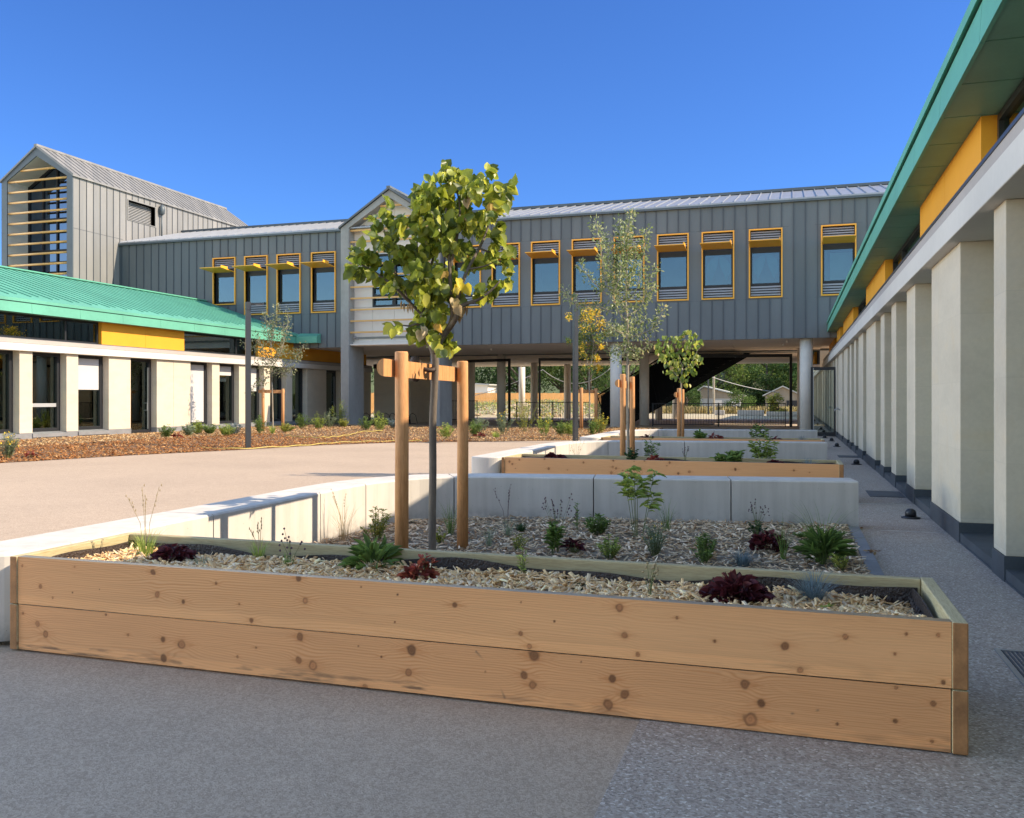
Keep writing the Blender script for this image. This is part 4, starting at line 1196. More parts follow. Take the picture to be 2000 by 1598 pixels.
# ------------------------------------------------------------------ leaves, trees, plants
T_OVAL = np.array([(0,0,0),(-.32,.28,.07),(-.36,.62,.06),(0,1,-.10),(.36,.62,.06),(.32,.28,.07),(0,.5,-.05)])
T_HEART = np.array([(0,0,0),(-.34,-.03,.16),(-.52,.30,.24),(-.36,.72,.14),(0,1.06,-.16),(.36,.72,.14),(.52,.30,.24),(.34,-.03,.16),(0,.5,-.06)])
T_LONG = np.array([(0,0,0),(-.5,.35,.12),(-.42,.7,.04),(0,1,-.22),(.42,.7,.04),(.5,.35,.12),(0,.5,-.06)])
def tfan(n): return np.array([(i, i+1, n-1) for i in range(n-2)] + [(n-2, 0, n-1)])
def unit(v): return v/(np.linalg.norm(v, axis=-1, keepdims=True) + 1e-9)
def leaves(P, axis, nrm, L, W, T):
    axis = unit(axis); side = unit(np.cross(axis, nrm)); up = np.cross(side, axis)
    L = np.broadcast_to(L, len(P)); W = np.broadcast_to(W, len(P))
    V = P[:, None] + side[:, None]*(T[None, :, 0:1]*W[:, None, None]) + axis[:, None]*(T[None, :, 1:2]*L[:, None, None]) + up[:, None]*(T[None, :, 2:3]*L[:, None, None])
    k = len(T); F = (np.arange(len(P))*k)[:, None, None] + tfan(k)[None]
    return V.reshape(-1, 3), F.reshape(-1, 3), k
def pick(pal, n, rg, wts=None, var=.2):
    pal = np.array(pal); i = rg.choice(len(pal), n, p=None if wts is None else np.array(wts)/sum(wts))
    return pal[i]*rg.uniform(1-var, 1+var, n)[:, None]

AR = np.array([math.cos(YAW), math.sin(YAW), 0]); AF = np.array([-math.sin(YAW), math.cos(YAW), 0]); AZ = np.array([0, 0, 1.0])
class Trace:
    """tree outline in its own local plane: u to the side, z up, real metres"""
    def __init__(s, loc, u0, z0, k): s.loc = np.array(loc, float); s.u0 = u0; s.z0 = z0; s.k = k
    def __call__(s, x, y, d=0.0):
        return np.array([s.loc[0], s.loc[1], 0]) + AR*((x - s.u0)*s.k) + AZ*((s.z0 - y)*s.k) + AF*d

def tree(name, label, loc, trunk, limbs, LV, LF, LC, bark, group, leafmat=None, extra=None):
    t = thing(name, label, 'tree', loc, group)
    mb = MB()
    for pts, r0, r1 in trunk + limbs:
        P = np.array(pts, float); s = np.linspace(0, 1, len(P)); q = np.linspace(0, 1, max(8, 4*len(P)))
        # smooth the polyline
        Q = np.stack([np.interp(q, s, P[:, i]) for i in range(3)], -1)
        for _ in range(2): Q[1:-1] = (Q[:-2] + 2*Q[1:-1] + Q[2:])/4
        mb.tube(Q, list(r0 + (r1 - r0)*q), 9)
    mb.build('trunk', bark, t, smooth=True)
    np_mesh('crown', LV, LF, leafmat or M['leaf'], t, LC)
    return t

# --- nearest tree: big rounded drooping leaves on dark limbs
rg = np.random.default_rng(21)
K1 = 7.25/1712/4.097
LOC1 = (-2.83, 6.70, 0.05)
# pixel-free local map: u0 is the trunk line, z0 the ground level of the outline
T1 = Trace(LOC1, 676, 3276.0, K1)
CL1 = [(755,70,40),(760,130,45),(830,110,45),(895,140,45),(840,220,50),(800,220,50),(900,210,50),(960,200,50),(1060,180,35),(1140,200,35),(1140,300,50),(1100,260,40),(1240,290,45),(1300,255,25),(1180,340,40),(670,260,40),(700,300,45),(650,340,50),(590,330,50),(560,400,50),(620,420,60),(700,400,60),(780,350,60),(860,330,60),(940,320,60),(1020,330,60),(1060,420,60),(1130,420,50),(1200,470,45),(950,430,70),(860,450,70),(770,470,70),(690,500,60),(600,520,60),(520,560,60),(430,540,45),(350,490,40),(255,490,30),(258,560,30),(380,610,45),(300,680,55),(350,720,50),(270,720,40),(450,620,50),(540,640,60),(640,620,60),(740,600,60),(840,600,60),(940,600,60),(1040,560,60),(1120,560,50),(1190,560,40),(1180,660,45),(1270,760,45),(1220,740,40),(1160,800,50),(1090,750,50),(1000,720,60),(900,720,60),(800,740,60),(700,740,60),(600,740,60),(500,760,50),(420,800,45),(70,820,45),(130,820,50),(180,850,50),(230,840,40),(90,950,40),(160,960,40),(60,930,30),(250,980,35),(300,1020,35),(350,950,30),(500,870,50),(580,880,60),(680,860,60),(780,860,60),(880,860,60),(980,880,40),(1090,860,50),(1240,860,40),(1250,920,30),(1200,1000,30),(1260,1020,25),(1130,1040,40),(1040,1120,40),(1100,1110,35),(440,1040,45),(380,1090,35),(540,990,50),(620,980,50),(720,1000,55),(820,1020,50),(550,1100,45),(640,1090,50),(740,1110,50),(620,1180,45),(690,1170,50),(730,1230,40),(560,1260,40),(640,1280,45),(860,1160,40),(420,1410,35),(450,1400,35),(520,1400,50),(570,1440,45),(620,1440,40),(680,1400,45),(760,1440,35),(740,1510,40),(800,1530,28),(770,1575,18),(650,1230,40),(660,1330,36),(705,1250,36),(720,1330,32),(700,1470,32),(600,1130,42),(540,1050,42),(760,1060,42),(800,1140,34),(680,1090,46),(700,950,50),(600,950,46),(880,960,44),(800,940,46),(980,800,46)]
P, A, Nn, C_ = [], [], [], []
PALG = [(.15,.19,.022),(.23,.26,.030),(.32,.34,.040),(.42,.41,.058),(.095,.125,.022),(.13,.165,.022)]
for (x, y, r) in CL1:
    if rg.random() < .08: continue
    dd = rg.normal(0, .26) * (0.5 if (x < 300 or x > 1150 or y < 250 or y > 1300) else 1.0)
    k = max(5, int(17*(r/48)**1.5 + .5))
    for _ in range(k):
        ang = rg.uniform(0, 6.28); rr = r*math.sqrt(rg.random())*.8
        P.append(T1(x + rr*math.cos(ang), y + rr*math.sin(ang) - 25, dd + rg.normal(0, .07)))
        out = (x - 690)/600
        A.append(AR*(out*.5 + rg.normal(0, .35)) + AF*rg.normal(0, .45) - AZ*rg.uniform(-.75, 1.15))
        Nn.append(AR*rg.normal(.25, .6) + AF*rg.normal(-.3, .8) + AZ*rg.uniform(.0, .8))
    C_.append(pick(PALG, k, rg, var=.18))
n1 = len(P)
for (x, y, r, k, c) in ((920,1060,40,6,(.62,.52,.05)),(880,1090,30,4,(.58,.45,.06)),(740,1390,18,2,(.65,.36,.05)),(850,770,25,2,(.45,.42,.05)),(1160,470,22,2,(.50,.36,.14)),(970,540,25,2,(.38,.22,.10)),(960,390,20,2,(.50,.33,.16)),(780,990,20,2,(.50,.32,.08)),(870,1200,35,6,(.42,.30,.12)),(895,1270,25,4,(.36,.24,.10)),(590,1400,20,2,(.5,.40,.25))):
    for _ in range(k):
        P.append(T1(x + rg.normal(0, r*.5), y + rg.normal(0, r*.5) - 45, -.18 + rg.normal(0, .08)))
        A.append(AR*rg.normal(0, .3) + AF*rg.normal(0, .3) - AZ*1.0); Nn.append(AR*rg.normal(0, .5) - AF*rg.uniform(.2, 1) + AZ*.2)
    C_.append(pick([c], k, rg, var=.12))
P, A, Nn = np.array(P), np.array(A), np.array(Nn)
sz = rg.uniform(.052, .102, len(P))
V, Fq, k = leaves(P, A, Nn, sz, sz*.95, T_HEART)
# dry seed pods hanging below
pod = []
for (x, y) in ((440,1180),(460,1200),(490,1210),(505,1195),(520,1215),(945,1215),(960,1230),(880,1300),(900,1280)):
    pod.append(T1(x, y - 40, -.1))
pod = np.array(pod); pv, pf, pk = leaves(pod, np.tile(-AZ, (len(pod), 1)) + rg.normal(0, .15, (len(pod), 3)), np.tile(-AF, (len(pod), 1)), .085, .022, T_OVAL)
LV = np.vstack([V, pv]); LF = np.vstack([Fq, pf + len(V)])
LC = np.vstack([np.repeat(np.vstack(C_), k, 0), np.repeat(pick([(.30,.19,.09)], len(pod), rg), pk, 0)])
g_ = lambda *q: [T1(*p) for p in q]
trunk = [(g_((676,3290),(672,2900),(680,2500),(676,2100),(690,1850),(700,1650),(690,1560),(660,1480)), .032, .029)]
limbs = [(g_((660,1490),(620,1400),(590,1330),(600,1200,.05),(570,1000,.1),(540,800,.12),(535,640,.15)), .028, .008),
 (g_((690,1560),(740,1440),(810,1360),(850,1270,-.1),(830,1130,-.12),(820,900,-.1),(800,600,-.1),(790,420,-.1)), .033, .007),
 (g_((800,1370),(870,1300,-.15),(890,1220,-.2),(960,1180,-.2),(1060,1150,-.2),(1150,1080,-.2),(1215,1010,-.2)), .026, .006),
 (g_((850,1250,-.1),(900,1080,-.15),(960,900,-.1),(1050,720,0),(1110,560,.1),(1150,360,.1)), .020, .006),
 (g_((600,1250,.05),(500,1160,0),(400,1050,-.1),(300,970,-.1),(215,910,-.1),(110,860,-.1)), .016, .005),
 (g_((500,1160,0),(400,960,.1),(340,860,.1),(320,760,.1),(290,640,.1),(270,530,.1)), .013, .005),
 (g_((600,1350,0),(560,1330,-.1),(500,1350,-.1),(440,1340,-.1)), .012, .005),
 (g_((570,1000,.1),(660,800,.2),(690,560,.2),(660,360,.2)), .013, .005),
 (g_((820,900,-.1),(880,650,-.1),(900,400,0),(860,200,0),(780,90,0)), .013, .004),
 (g_((1050,720,0),(1160,760,0),(1240,720,0)), .009, .004),
 (g_((1150,360,.1),(1200,280,.1),(1260,250,.1)), .007, .003),
 (g_((960,900,-.1),(1090,880,-.1),(1200,830,-.1)), .009, .004),
 (g_((690,1560),(650,1420,.1),(680,1250,.2),(740,1000,.25),(760,700,.25)), .018, .006)]
tree('young_tree', 'nearest young tree with large rounded yellow green leaves and dark limbs', LOC1, trunk, limbs, LV, LF, LC, M['bark_grey'], 'young staked trees')

# --- sparse upright tree in the middle bed: small leaves set all along pale shoots
def along(paths, per_m, rad, rg, start=.1):
    P, A = [], []
    for pts in paths:
        Q = np.array(pts); seg = np.linalg.norm(np.diff(Q, axis=0), axis=1); S = np.concatenate([[0], np.cumsum(seg)])
        n = int(S[-1]*per_m)
        s = rg.uniform(start*S[-1], S[-1], n)
        c = np.stack([np.interp(s, S, Q[:, i]) for i in range(3)], -1)
        off = rg.normal(0, 1, (n, 3)); off = unit(off)*rad*rg.random((n, 1))**.7
        P.append(c + off); A.append(unit(off) + AZ*rg.uniform(-.3, .7, (n, 1)))
    return np.vstack(P), np.vstack(A)
rg = np.random.default_rng(31)
K2 = 15.4/1712/5.325
LOC2 = (-2.76, 15.35, 0.06)
T2 = Trace(LOC2, 692, 2124.8 + 1.4/K2, K2)
h2 = lambda *q: [T2(*p) for p in q]
tr2 = [(h2((700,2950),(692,2400),(690,2100),(692,1600),(690,1300),(668,1100),(680,800),(690,500),(700,300),(740,150)), .030, .006)]
main2 = [h2((690,1400),(640,1390,.1),(540,1420,.2),(440,1470,.2)), h2((690,1330),(570,1200,-.1),(520,1050,-.2),(440,880,-.2),(400,600,-.2),(370,400,-.2),(340,285,-.2)),
 h2((670,1200),(600,1000,.2),(500,700,.2),(470,480,.2),(450,360,.2)), h2((690,1250),(800,1200,.1),(880,1080,.2),(920,880,.2),(1010,720,.2)),
 h2((700,1490),(850,1440,-.2),(950,1400,-.2),(1000,1300,-.2),(1060,1180,-.2)), h2((690,1100),(780,1000,-.1),(840,620,-.2),(870,360,-.2)),
 h2((470,1060,-.2),(330,930,-.2),(240,830,-.2),(180,720,-.2)), h2((560,1230,.1),(380,1130,.2),(200,1150,.3),(90,1050,.3),(20,940,.3)),
 h2((680,900),(640,700,.1),(620,400,.1),(610,230,.1)), h2((695,1560),(620,1600,.1),(540,1640,.1),(500,1600,.2)), h2((700,1600),(800,1640,-.1),(880,1580,-.1),(920,1520,-.1)),
 h2((690,1000,0),(750,800,.2),(800,560,.2),(760,420,.2)), h2((690,700,0),(640,520,-.1),(680,330,-.1)), h2((600,1000,.2),(560,760,.1),(540,520,.1)), h2((520,1050,-.2),(600,850,-.3),(590,640,-.3)),
 h2((880,1080,.2),(960,1000,.3),(980,880,.3)), h2((690,1330),(760,1400,.3),(850,1330,.3),(900,1240,.3)), h2((690,1450),(560,1440,-.3),(450,1330,-.3)), h2((692,1500),(640,1680,-.1),(560,1720,-.1)), h2((692,1560),(760,1700,.1),(800,1720,.1))]
P, A = along(main2 + [tr2[0][0][3:]], 190, .11, rg)
n = len(P); sz = rg.uniform(.042, .082, n)
V, Fq, k = leaves(P, A, rg.normal(0, 1, (n, 3)) + AZ*.4, sz, sz*.62, T_OVAL)
LC = np.repeat(pick([(.19,.225,.08),(.26,.28,.13),(.14,.18,.055),(.34,.35,.19),(.36,.30,.12)], n, rg, (4, 4, 3, 2.2, .7)), k, 0)
tree('young_tree', 'sparse tall young tree with small grey green leaves on upright shoots', LOC2, tr2, [(p, .011, .003) for p in main2], V, Fq, LC, M['bark_pale'], 'young staked trees')

# --- small round-leaved tree of the last bed
rg = np.random.default_rng(41)
K3 = 22.3/1712/6.392
LOC3 = (-2.70, 22.55, 0.06)
T3 = Trace(LOC3, 1020, 824.6 + 1.4/K3, K3)
CL3 = [(740,150),(760,200),(830,110),(900,110),(960,90),(1030,80),(1100,30),(1130,10),(1180,60),(1240,160),(1210,200),(1150,150),(1080,150),(1000,180),(920,200),(850,200),(790,250),(740,290),(830,300),(900,290),(980,280),(1060,250),(1130,280),(1190,300),(1260,370),(1210,370),(1130,370),(1060,360),(980,370),(900,370),(830,360),(780,340),(930,440),(1000,440),(1080,450),(1140,430),(1150,510),(1090,520),(1010,510),(930,500),(900,500),(960,580),(1040,590),(1080,630),(1050,620)]
P, A, Nn = [], [], []
for (x, y) in CL3:
    dd = rg.normal(0, .22)
    for _ in range(6):
        P.append(T3(x + rg.normal(0, 26), y + rg.normal(0, 24) - 30, dd + rg.normal(0, .06))); A.append(AR*rg.normal(0, .5) + AF*rg.normal(0, .5) - AZ); Nn.append(AR*rg.normal(.2, .6) + AF*rg.normal(-.3, .7) + AZ*.4)
P = np.array(P); n = len(P); sz = rg.uniform(.075, .125, n)
V, Fq, k = leaves(P, np.array(A), np.array(Nn), sz, sz*.95, T_HEART)
LC = np.repeat(pick([(.16,.215,.03),(.24,.28,.045),(.34,.34,.06),(.11,.16,.03),(.40,.28,.10)], n, rg, (4, 4, 2.5, 2.5, .7)), k, 0)
h3 = lambda *q: [T3(*p) for p in q]
tree('young_tree', 'small round leaved lime green tree before the black staircase', LOC3, [(h3((1020,1750),(1015,1300),(1022,900),(1025,640),(1040,440)), .028, .018)],
     [(h3((1030,520),(940,350,.1),(850,200,.1)), .014, .005), (h3((1040,440),(1080,280),(1120,80)), .014, .005), (h3((1035,480),(1150,380,-.1),(1230,200,-.1)), .012, .005), (h3((1040,440),(1000,250,.1),(980,120,.1)), .01, .004), (h3((1025,600),(930,500,-.1),(790,300,-.1)), .01, .004)],
     V, Fq, LC, M['bark_pale'], 'young staked trees')

# --- yellow flowering tree by the raised building
rg = np.random.default_rng(51)
K4 = 36.3/1712/5
LOC4 = (-8.12, 36.1, 0.1)
T4 = Trace(LOC4, 965, 1695 + 1.4/K4, K4)
h4 = lambda *q: [T4(*p) for p in q]
P, A, Cc = [], [], []
for (x, y, r, yel) in [(760,890,35,.6),(900,880,55,.45),(960,840,45,.8),(1040,840,45,.8),(950,930,45,.5),(1080,960,45,.8),(1160,1030,35,.9),(1000,1000,60,.2),(900,1000,55,.2),(880,1080,50,.1),(960,1080,55,.1),(1050,1100,50,.1),(1120,1060,35,.2),(760,1120,30,.1),(1000,1180,45,.1),(900,1180,45,.3),(1070,1190,25,.9),(1050,1290,28,.9),(920,1270,40,.15),(1000,1290,35,.2),(1060,1390,32,1.0),(980,1380,25,.2),(880,1230,30,.5),(830,970,30,.1),(850,1130,25,.1),(900,1400,20,.1)]:
    k = int(r*2.6); dd = rg.normal(0, .3)
    for _ in range(k):
        P.append(T4(x + rg.normal(0, r*.5), y + rg.normal(0, r*.5), dd + rg.normal(0, .2))); A.append(rg.normal(0, 1, 3) + AZ*.2)
    Cc.append(np.where(rg.random((k, 1)) < yel, pick([(.62,.40,.03),(.66,.47,.05)], k, rg), pick([(.10,.15,.03),(.15,.20,.05),(.08,.12,.03)], k, rg)))
P = np.array(P); n = len(P); sz = rg.uniform(.08, .15, n)
V, Fq, k = leaves(P, np.array(A), rg.normal(0, 1, (n, 3)), sz, sz*.42, T_OVAL)
tree('young_tree', 'slender tree with feathery green foliage and yellow flower sprays', LOC4, [(h4((965,2040),(968,1700),(960,1480),(985,1320)), .035, .025)],
     [(h4((968,1450),(930,1250,.1),(880,1050,.1)), .015, .006), (h4((980,1350),(1010,1150),(960,900)), .018, .006), (h4((985,1320),(1060,1180,-.1),(1120,1020,-.1)), .014, .005), (h4((965,1500),(1020,1420,-.1),(1060,1300,-.1)), .01, .005)],
     V, Fq, np.repeat(np.vstack(Cc), k, 0), M['bark_pale'], 'young staked trees')

# --- thin tree before the left wing
rg = np.random.default_rng(61)
K5 = 35.4/1712/4.7
LOC5 = (-20.0, 30.8, 0.12)
T5 = Trace(LOC5, 935, 1029 + 1.4/K5, K5)
h5 = lambda *q: [T5(*p) for p in q]
m5 = [h5((930,900),(930,700),(925,500),(960,330),(990,170)), h5((930,760),(860,700,.2),(800,560,.2),(770,430,.2)), h5((930,740),(1010,640,-.2),(1060,480,-.2),(1090,330,-.2),(1085,230,-.2)), h5((925,560),(880,430,.2),(860,310,.2),(850,220,.2)), h5((930,780),(1040,740,-.2),(1130,690,-.2),(1200,600,-.2),(1235,530,-.2)),
  h5((930,700),(1000,560,.2),(1010,420,.2),(1030,320,.2)), h5((930,820),(840,860,-.1),(770,930,-.2),(745,980,-.2)), h5((930,780),(860,780,.2),(800,720,.2),(740,700,.2)), h5((930,800),(1000,790,-.1),(1080,790,-.1),(1140,750,-.1)), h5((925,500),(930,350,.1),(900,290,.1)), h5((930,650),(870,590,-.2),(820,480,-.2)), h5((930,690),(760,560,.3),(660,520,.3),(635,500,.3)), h5((960,640),(1100,600,.2),(1190,640,.2))]
P, A = along(m5, 95, .20, rg, .15)
n = len(P); sz = rg.uniform(.065, .12, n)
V, Fq, k = leaves(P, A, rg.normal(0, 1, (n, 3)) + AZ*.4, sz, sz*.6, T_OVAL)
LC = np.repeat(pick([(.17,.19,.09),(.24,.25,.13),(.12,.15,.06),(.32,.31,.19)], n, rg), k, 0)
tree('young_tree', 'thin grey leaved young tree in front of the left classroom wing', LOC5, [(h5((940,1420),(935,1100),(930,880)), .035, .028)], [(p, .018, .005) for p in m5], V, Fq, LC, M['bark_pale'], 'young staked trees')

# ------------------------------------------------------------------ plants
def blades(n, h, spread, wdt, rg, lean=.45, segs=4):
    az = rg.uniform(0, 6.283, n); H = h*rg.uniform(.55, 1.05, n); le = np.abs(rg.normal(lean, lean*.5, n))*h
    b0 = np.stack([np.cos(az), np.sin(az), 0*az], -1)
    base = b0*(spread*rg.random((n, 1))**.6)*.5
    az2 = az + rg.normal(0, .5, n); dirv = np.stack([np.cos(az2), np.sin(az2), 0*az2], -1)
    sd = np.stack([-np.sin(az2), np.cos(az2), 0*az2], -1)
    V = []
    for i in range(segs + 1):
        s = i/segs
        c = base + dirv*(le*s**2)[:, None] + AZ*(H*(s - .22*(le/np.maximum(H, 1e-3))*s**3))[:, None]
        ww = wdt*(1 - s)**.6*.5 + .0003
        V += [c - sd*ww, c + sd*ww]
    V = np.stack(V, 1); k = 2*(segs+1)
    F = (np.arange(n)*k)[:, None, None] + np.array([(2*i, 2*i+1, 2*i+3, 2*i+2) for i in range(segs)])[None]
    return V.reshape(-1, 3), F.reshape(-1, 4), k

PAL = {'green': [(.13,.20,.045),(.18,.26,.06),(.09,.14,.035)], 'lime': [(.27,.34,.07),(.36,.40,.09),(.20,.27,.055)], 'dark': [(.03,.065,.02),(.045,.09,.03)],
       'red': [(.075,.014,.018),(.11,.02,.022),(.05,.01,.014)], 'rust': [(.26,.05,.035),(.34,.09,.05),(.16,.04,.03)], 'blue': [(.15,.20,.22),(.20,.26,.28),(.12,.16,.17)],
       'sage': [(.20,.25,.16),(.28,.32,.22),(.15,.20,.11)], 'yellow': [(.62,.45,.04),(.55,.40,.05)], 'straw': [(.38,.30,.17),(.30,.23,.13)], 'gold': [(.34,.33,.06),(.26,.28,.06)]}
PG = 'garden plants in the beds'
def plant_root(name, label, loc, group): return thing(name, label, 'plant', loc, group)

def grass(label, loc, h, wd, n, pal, seed, lean=.4, bw=.004, stalks=0, sh=0, group=PG, stalkpal='straw'):
    rg = np.random.default_rng(seed)
    t = plant_root('grass_tuft', label, loc, group)
    V, F, k = blades(n, h, wd*.45, bw, rg, lean)
    np_mesh('blades', V, F, M['plant'], t, np.repeat(pick(PAL[pal], n, rg), k, 0), local=True)
    if stalks:
        mb = MB()
        for i in range(stalks):
            a = rg.uniform(0, 6.28); le = rg.uniform(.05, .3)*sh
            p = [(math.cos(a)*.01, math.sin(a)*.01, 0), (math.cos(a)*le*.3, math.sin(a)*le*.3, sh*.5), (math.cos(a)*le, math.sin(a)*le, sh*rg.uniform(.8, 1.05))]
            q = [np.array(v) + np.array(loc) for v in p]
            mb.tube(q, .0016, 5)
            for j in range(5):
                f = .72 + .07*j; c = q[1]*(1-(f-.5)*2) + q[2]*(f-.5)*2
                mb.lathe(c[0] + rg.normal(0, .006), c[1] + rg.normal(0, .006), [(.001, c[2]), (.004, c[2] + .008), (.001, c[2] + .018)], 5)
        mb.build('seed_stalks', M[stalkpal], t)
    return t
M['straw'] = mat('dry_stalk', (.32, .25, .14), .9, var=.2, bmp=0)
M['purple'] = mat('dark_seed_head', (.10, .05, .07), .9, var=.2, bmp=0)
M['stem'] = mat('green_stem', (.14, .17, .06), .8, var=.2, bmp=0)

def rosette(label, loc, h, wd, n, pal, seed, T=T_OVAL, lsize=.06, aspect=.7, name='leafy_plant', up=.5, ruffle=.4, group=PG):
    """leaves spreading from the crown on short stalks"""
    rg = np.random.default_rng(seed); t = plant_root(name, label, loc, group)
    az = rg.uniform(0, 6.283, n); rr = rg.random(n)**.5
    d = np.stack([np.cos(az), np.sin(az), 0*az], -1)
    hh = h*(.35 + .65*rg.random(n))*(1 - .55*rr**2)
    P = d*(rr*wd*.5*.75)[:, None] + AZ*(hh*.72)[:, None]
    A = d*(.4 + rr)[:, None] + AZ*(up*(1.2 - rr) + rg.normal(0, .2, n))[:, None]
    N = AZ + rg.normal(0, ruffle, (n, 3))
    sz = lsize*rg.uniform(.7, 1.2, n)
    V, F, k = leaves(P, A, N, sz, sz*aspect, T)
    np_mesh('foliage', V, F, M['plant'], t, np.repeat(pick(PAL[pal], n, rg), k, 0), local=True)
    mb = MB()
    for i in range(0, n, max(1, n//24)):
        mb.tube([np.array(loc), np.array(loc) + P[i]*np.array([.6, .6, .6]), np.array(loc) + P[i]], .002, 5)
    mb.build('stems', M['stem'], t)
    return t

def stems(label, loc, h, wd, ns, per, pal, seed, lsize=.035, aspect=.4, flowers=None, name='leafy_plant', T=T_OVAL, group=PG, droop=0.0, bare=.15, fsize=.012, topheads=0):
    """several upright stems clothed in leaves"""
    rg = np.random.default_rng(seed); t = plant_root(name, label, loc, group); L0 = np.array(loc, float)
    mb = MB(); P, A = [], []; tips = []
    for i in range(ns):
        a = rg.uniform(0, 6.28); le = wd*.5*rg.random()**.6; hh = h*rg.uniform(.6, 1.0)*(1 - .35*(le/(wd*.5))**2)
        b = np.array([math.cos(a)*le*.25, math.sin(a)*le*.25, 0]); m = np.array([math.cos(a)*le*.6, math.sin(a)*le*.6, hh*.55]); e = np.array([math.cos(a)*le, math.sin(a)*le, hh])
        mb.tube([L0 + b, L0 + m, L0 + e], [.0035, .003, .0015], 5); tips.append(e)
        s = rg.uniform(bare, 1.0, per); az = rg.uniform(0, 6.28, per)
        c = np.where(s[:, None] < .5, b + (m-b)*(s*2)[:, None], m + (e-m)*((s-.5)*2)[:, None])
        P.append(c); A.append(np.stack([np.cos(az), np.sin(az), .55 - droop + 0*az], -1) + rg.normal(0, .2, (per, 3)))
    P = np.vstack(P); A = np.vstack(A); n = len(P); sz = lsize*rg.uniform(.6, 1.2, n)
    V, F, k = leaves(P, A, rg.normal(0, .4, (n, 3)) + AZ, sz, sz*aspect, T)
    np_mesh('foliage', V, F, M['plant'], t, np.repeat(pick(PAL[pal], n, rg), k, 0), local=True)
    mb.build('stems', M['stem'], t)
    if flowers:
        nf = flowers[1]; ii = rg.integers(0, len(tips), nf); P = np.array(tips)[ii] + rg.normal(0, .012, (nf, 3)) + AZ*.01
        V, F, k = leaves(P, rg.normal(0, 1, (nf, 3)) + AZ*.6, rg.normal(0, 1, (nf, 3)) + AZ, fsize*rg.uniform(.7, 1.4, nf), fsize, T_HEART)
        np_mesh('flowers', V, F, M['plant'], t, np.repeat(pick(PAL[flowers[0]], nf, rg), k, 0), local=True)
    return t

def seedheads(label, loc, h, wd, n, seed, mt='purple', group=PG):
    rg = np.random.default_rng(seed); t = plant_root('seed_head_plant', label, loc, group); L0 = np.array(loc, float)
    mb = MB(); mh = MB()
    for i in range(n):
        a = rg.uniform(0, 6.28); le = wd*.5*rg.uniform(.2, 1); e = np.array([math.cos(a)*le, math.sin(a)*le, h*rg.uniform(.65, 1)])
        mb.tube([L0, L0 + e*np.array([.35, .35, .55]), L0 + e], [.002, .0016, .001], 5)
        for j in range(3):
            c = L0 + e + rg.normal(0, .010, 3)*(j > 0) - AZ*.025*j
            mh.lathe(c[0], c[1], [(.002, c[2]-.006), (.0075, c[2]), (.002, c[2]+.008)], 7)
    mb.build('stems', M['stem'], t); mh.build('heads', M[mt], t)
    return t

z = .41
grass('pale lime grass with tall seed stalks at the sunny end of the near planter', (-3.77, 4.43, z), .20, .20, 130, 'lime', 1, .35, .004, 4, .46)
rosette('wide dark burgundy leafy plant near the left end of the near planter', (-3.46, 4.30, z), .17, .27, 190, 'red', 2, T_HEART, .042, 1.0, 'red_leaved_plant', .6, .7)
grass('low dull green tuft just right of the left burgundy plant', (-3.22, 4.24, z), .10, .14, 60, 'sage', 3, .5, .004)
grass('upright pale tuft with dry tips before the second shadow stripe', (-3.04, 4.54, z), .17, .12, 60, 'lime', 4, .3, .0045, 3, .26)
seedheads('thin plant with small purple round heads in the near planter', (-2.76, 4.44, z), .24, .14, 5, 5)
grass('tiny leaf clump under the purple headed stems', (-2.76, 4.40, z), .11, .09, 36, 'green', 55, .4, .005)
grass('small very dark cushion in the near planter left of the big green rosette', (-2.66, 4.56, z), .05, .11, 120, 'dark', 6, .6, .003)
grass('tiny flat green tuft near the front board, left of the big rosette', (-2.34, 4.20, z), .055, .09, 46, 'green', 7, .8, .004)
rosette('big fleshy dark green rosette plant at the back of the near planter', (-2.29, 4.56, z - .01), .20, .26, 120, 'green', 8, T_LONG, .105, .30, 'evergreen_rosette', 1.5, .5)
rosette('rust red plant with upright jagged leaves in the middle of the near planter', (-1.90, 4.30, z), .15, .20, 90, 'rust', 9, T_HEART, .042, .8, 'red_leaved_plant', 1.0, .8)
stems('upright rust leaf spray rising from the rust red plant', (-1.85, 4.31, z), .22, .08, 3, 12, 'rust', 99, .045, .6, None, 'red_leaved_plant')
stems('thin yellow green sprig right of the rust red plant', (-1.39, 4.55, z), .19, .07, 4, 10, 'lime', 10, .035, .4)
grass('low thin tuft at the front board right of the rust red plant', (-1.33, 4.22, z), .08, .11, 40, 'sage', 11, .4, .003)
grass('tiny dark cushion in the right middle of the near planter', (-1.05, 4.42, z), .05, .09, 70, 'dark', 12, .7, .004)
seedheads('dry brown seed stalks standing alone in the near planter', (-.65, 4.20, z), .20, .08, 7, 13, 'straw')
rosette('largest dark burgundy ruffled plant, right half of the near planter', (-.25, 4.28, z), .19, .36, 280, 'red', 14, T_HEART, .046, 1.0, 'red_leaved_plant', .9, 1.1)
grass('round silvery blue fescue tuft at the right end of the near planter', (.10, 4.40, z - .01), .20, .13, 330, 'blue', 15, .55, .0026)
stems('tiny lime sprout in front of the blue fescue of the near planter', (.14, 4.20, z), .10, .04, 2, 7, 'lime', 16, .035, .5)
mb = MB(); mb.box(.22, 4.02, .425, .50, 4.05, .44); mb.box(.33, 4.01, .44, .36, 4.06, .452)
tag(mb.build('irrigation_bar', M['black'], loc=(.36, 4.03, .43)), 'short black plastic strip on the chips at the right end of the near planter', 'plastic strip')
z = .07
stems('yellow green bushy plant left of the near stake at the bed edge', (-3.70, 7.41, z), .34, .30, 14, 26, 'gold', 21, .045, .32)
grass('tall thin grass against the sunny bench wall', (-4.02, 7.38, z), .40, .30, 46, 'straw', 22, .35, .003, 3, .45)
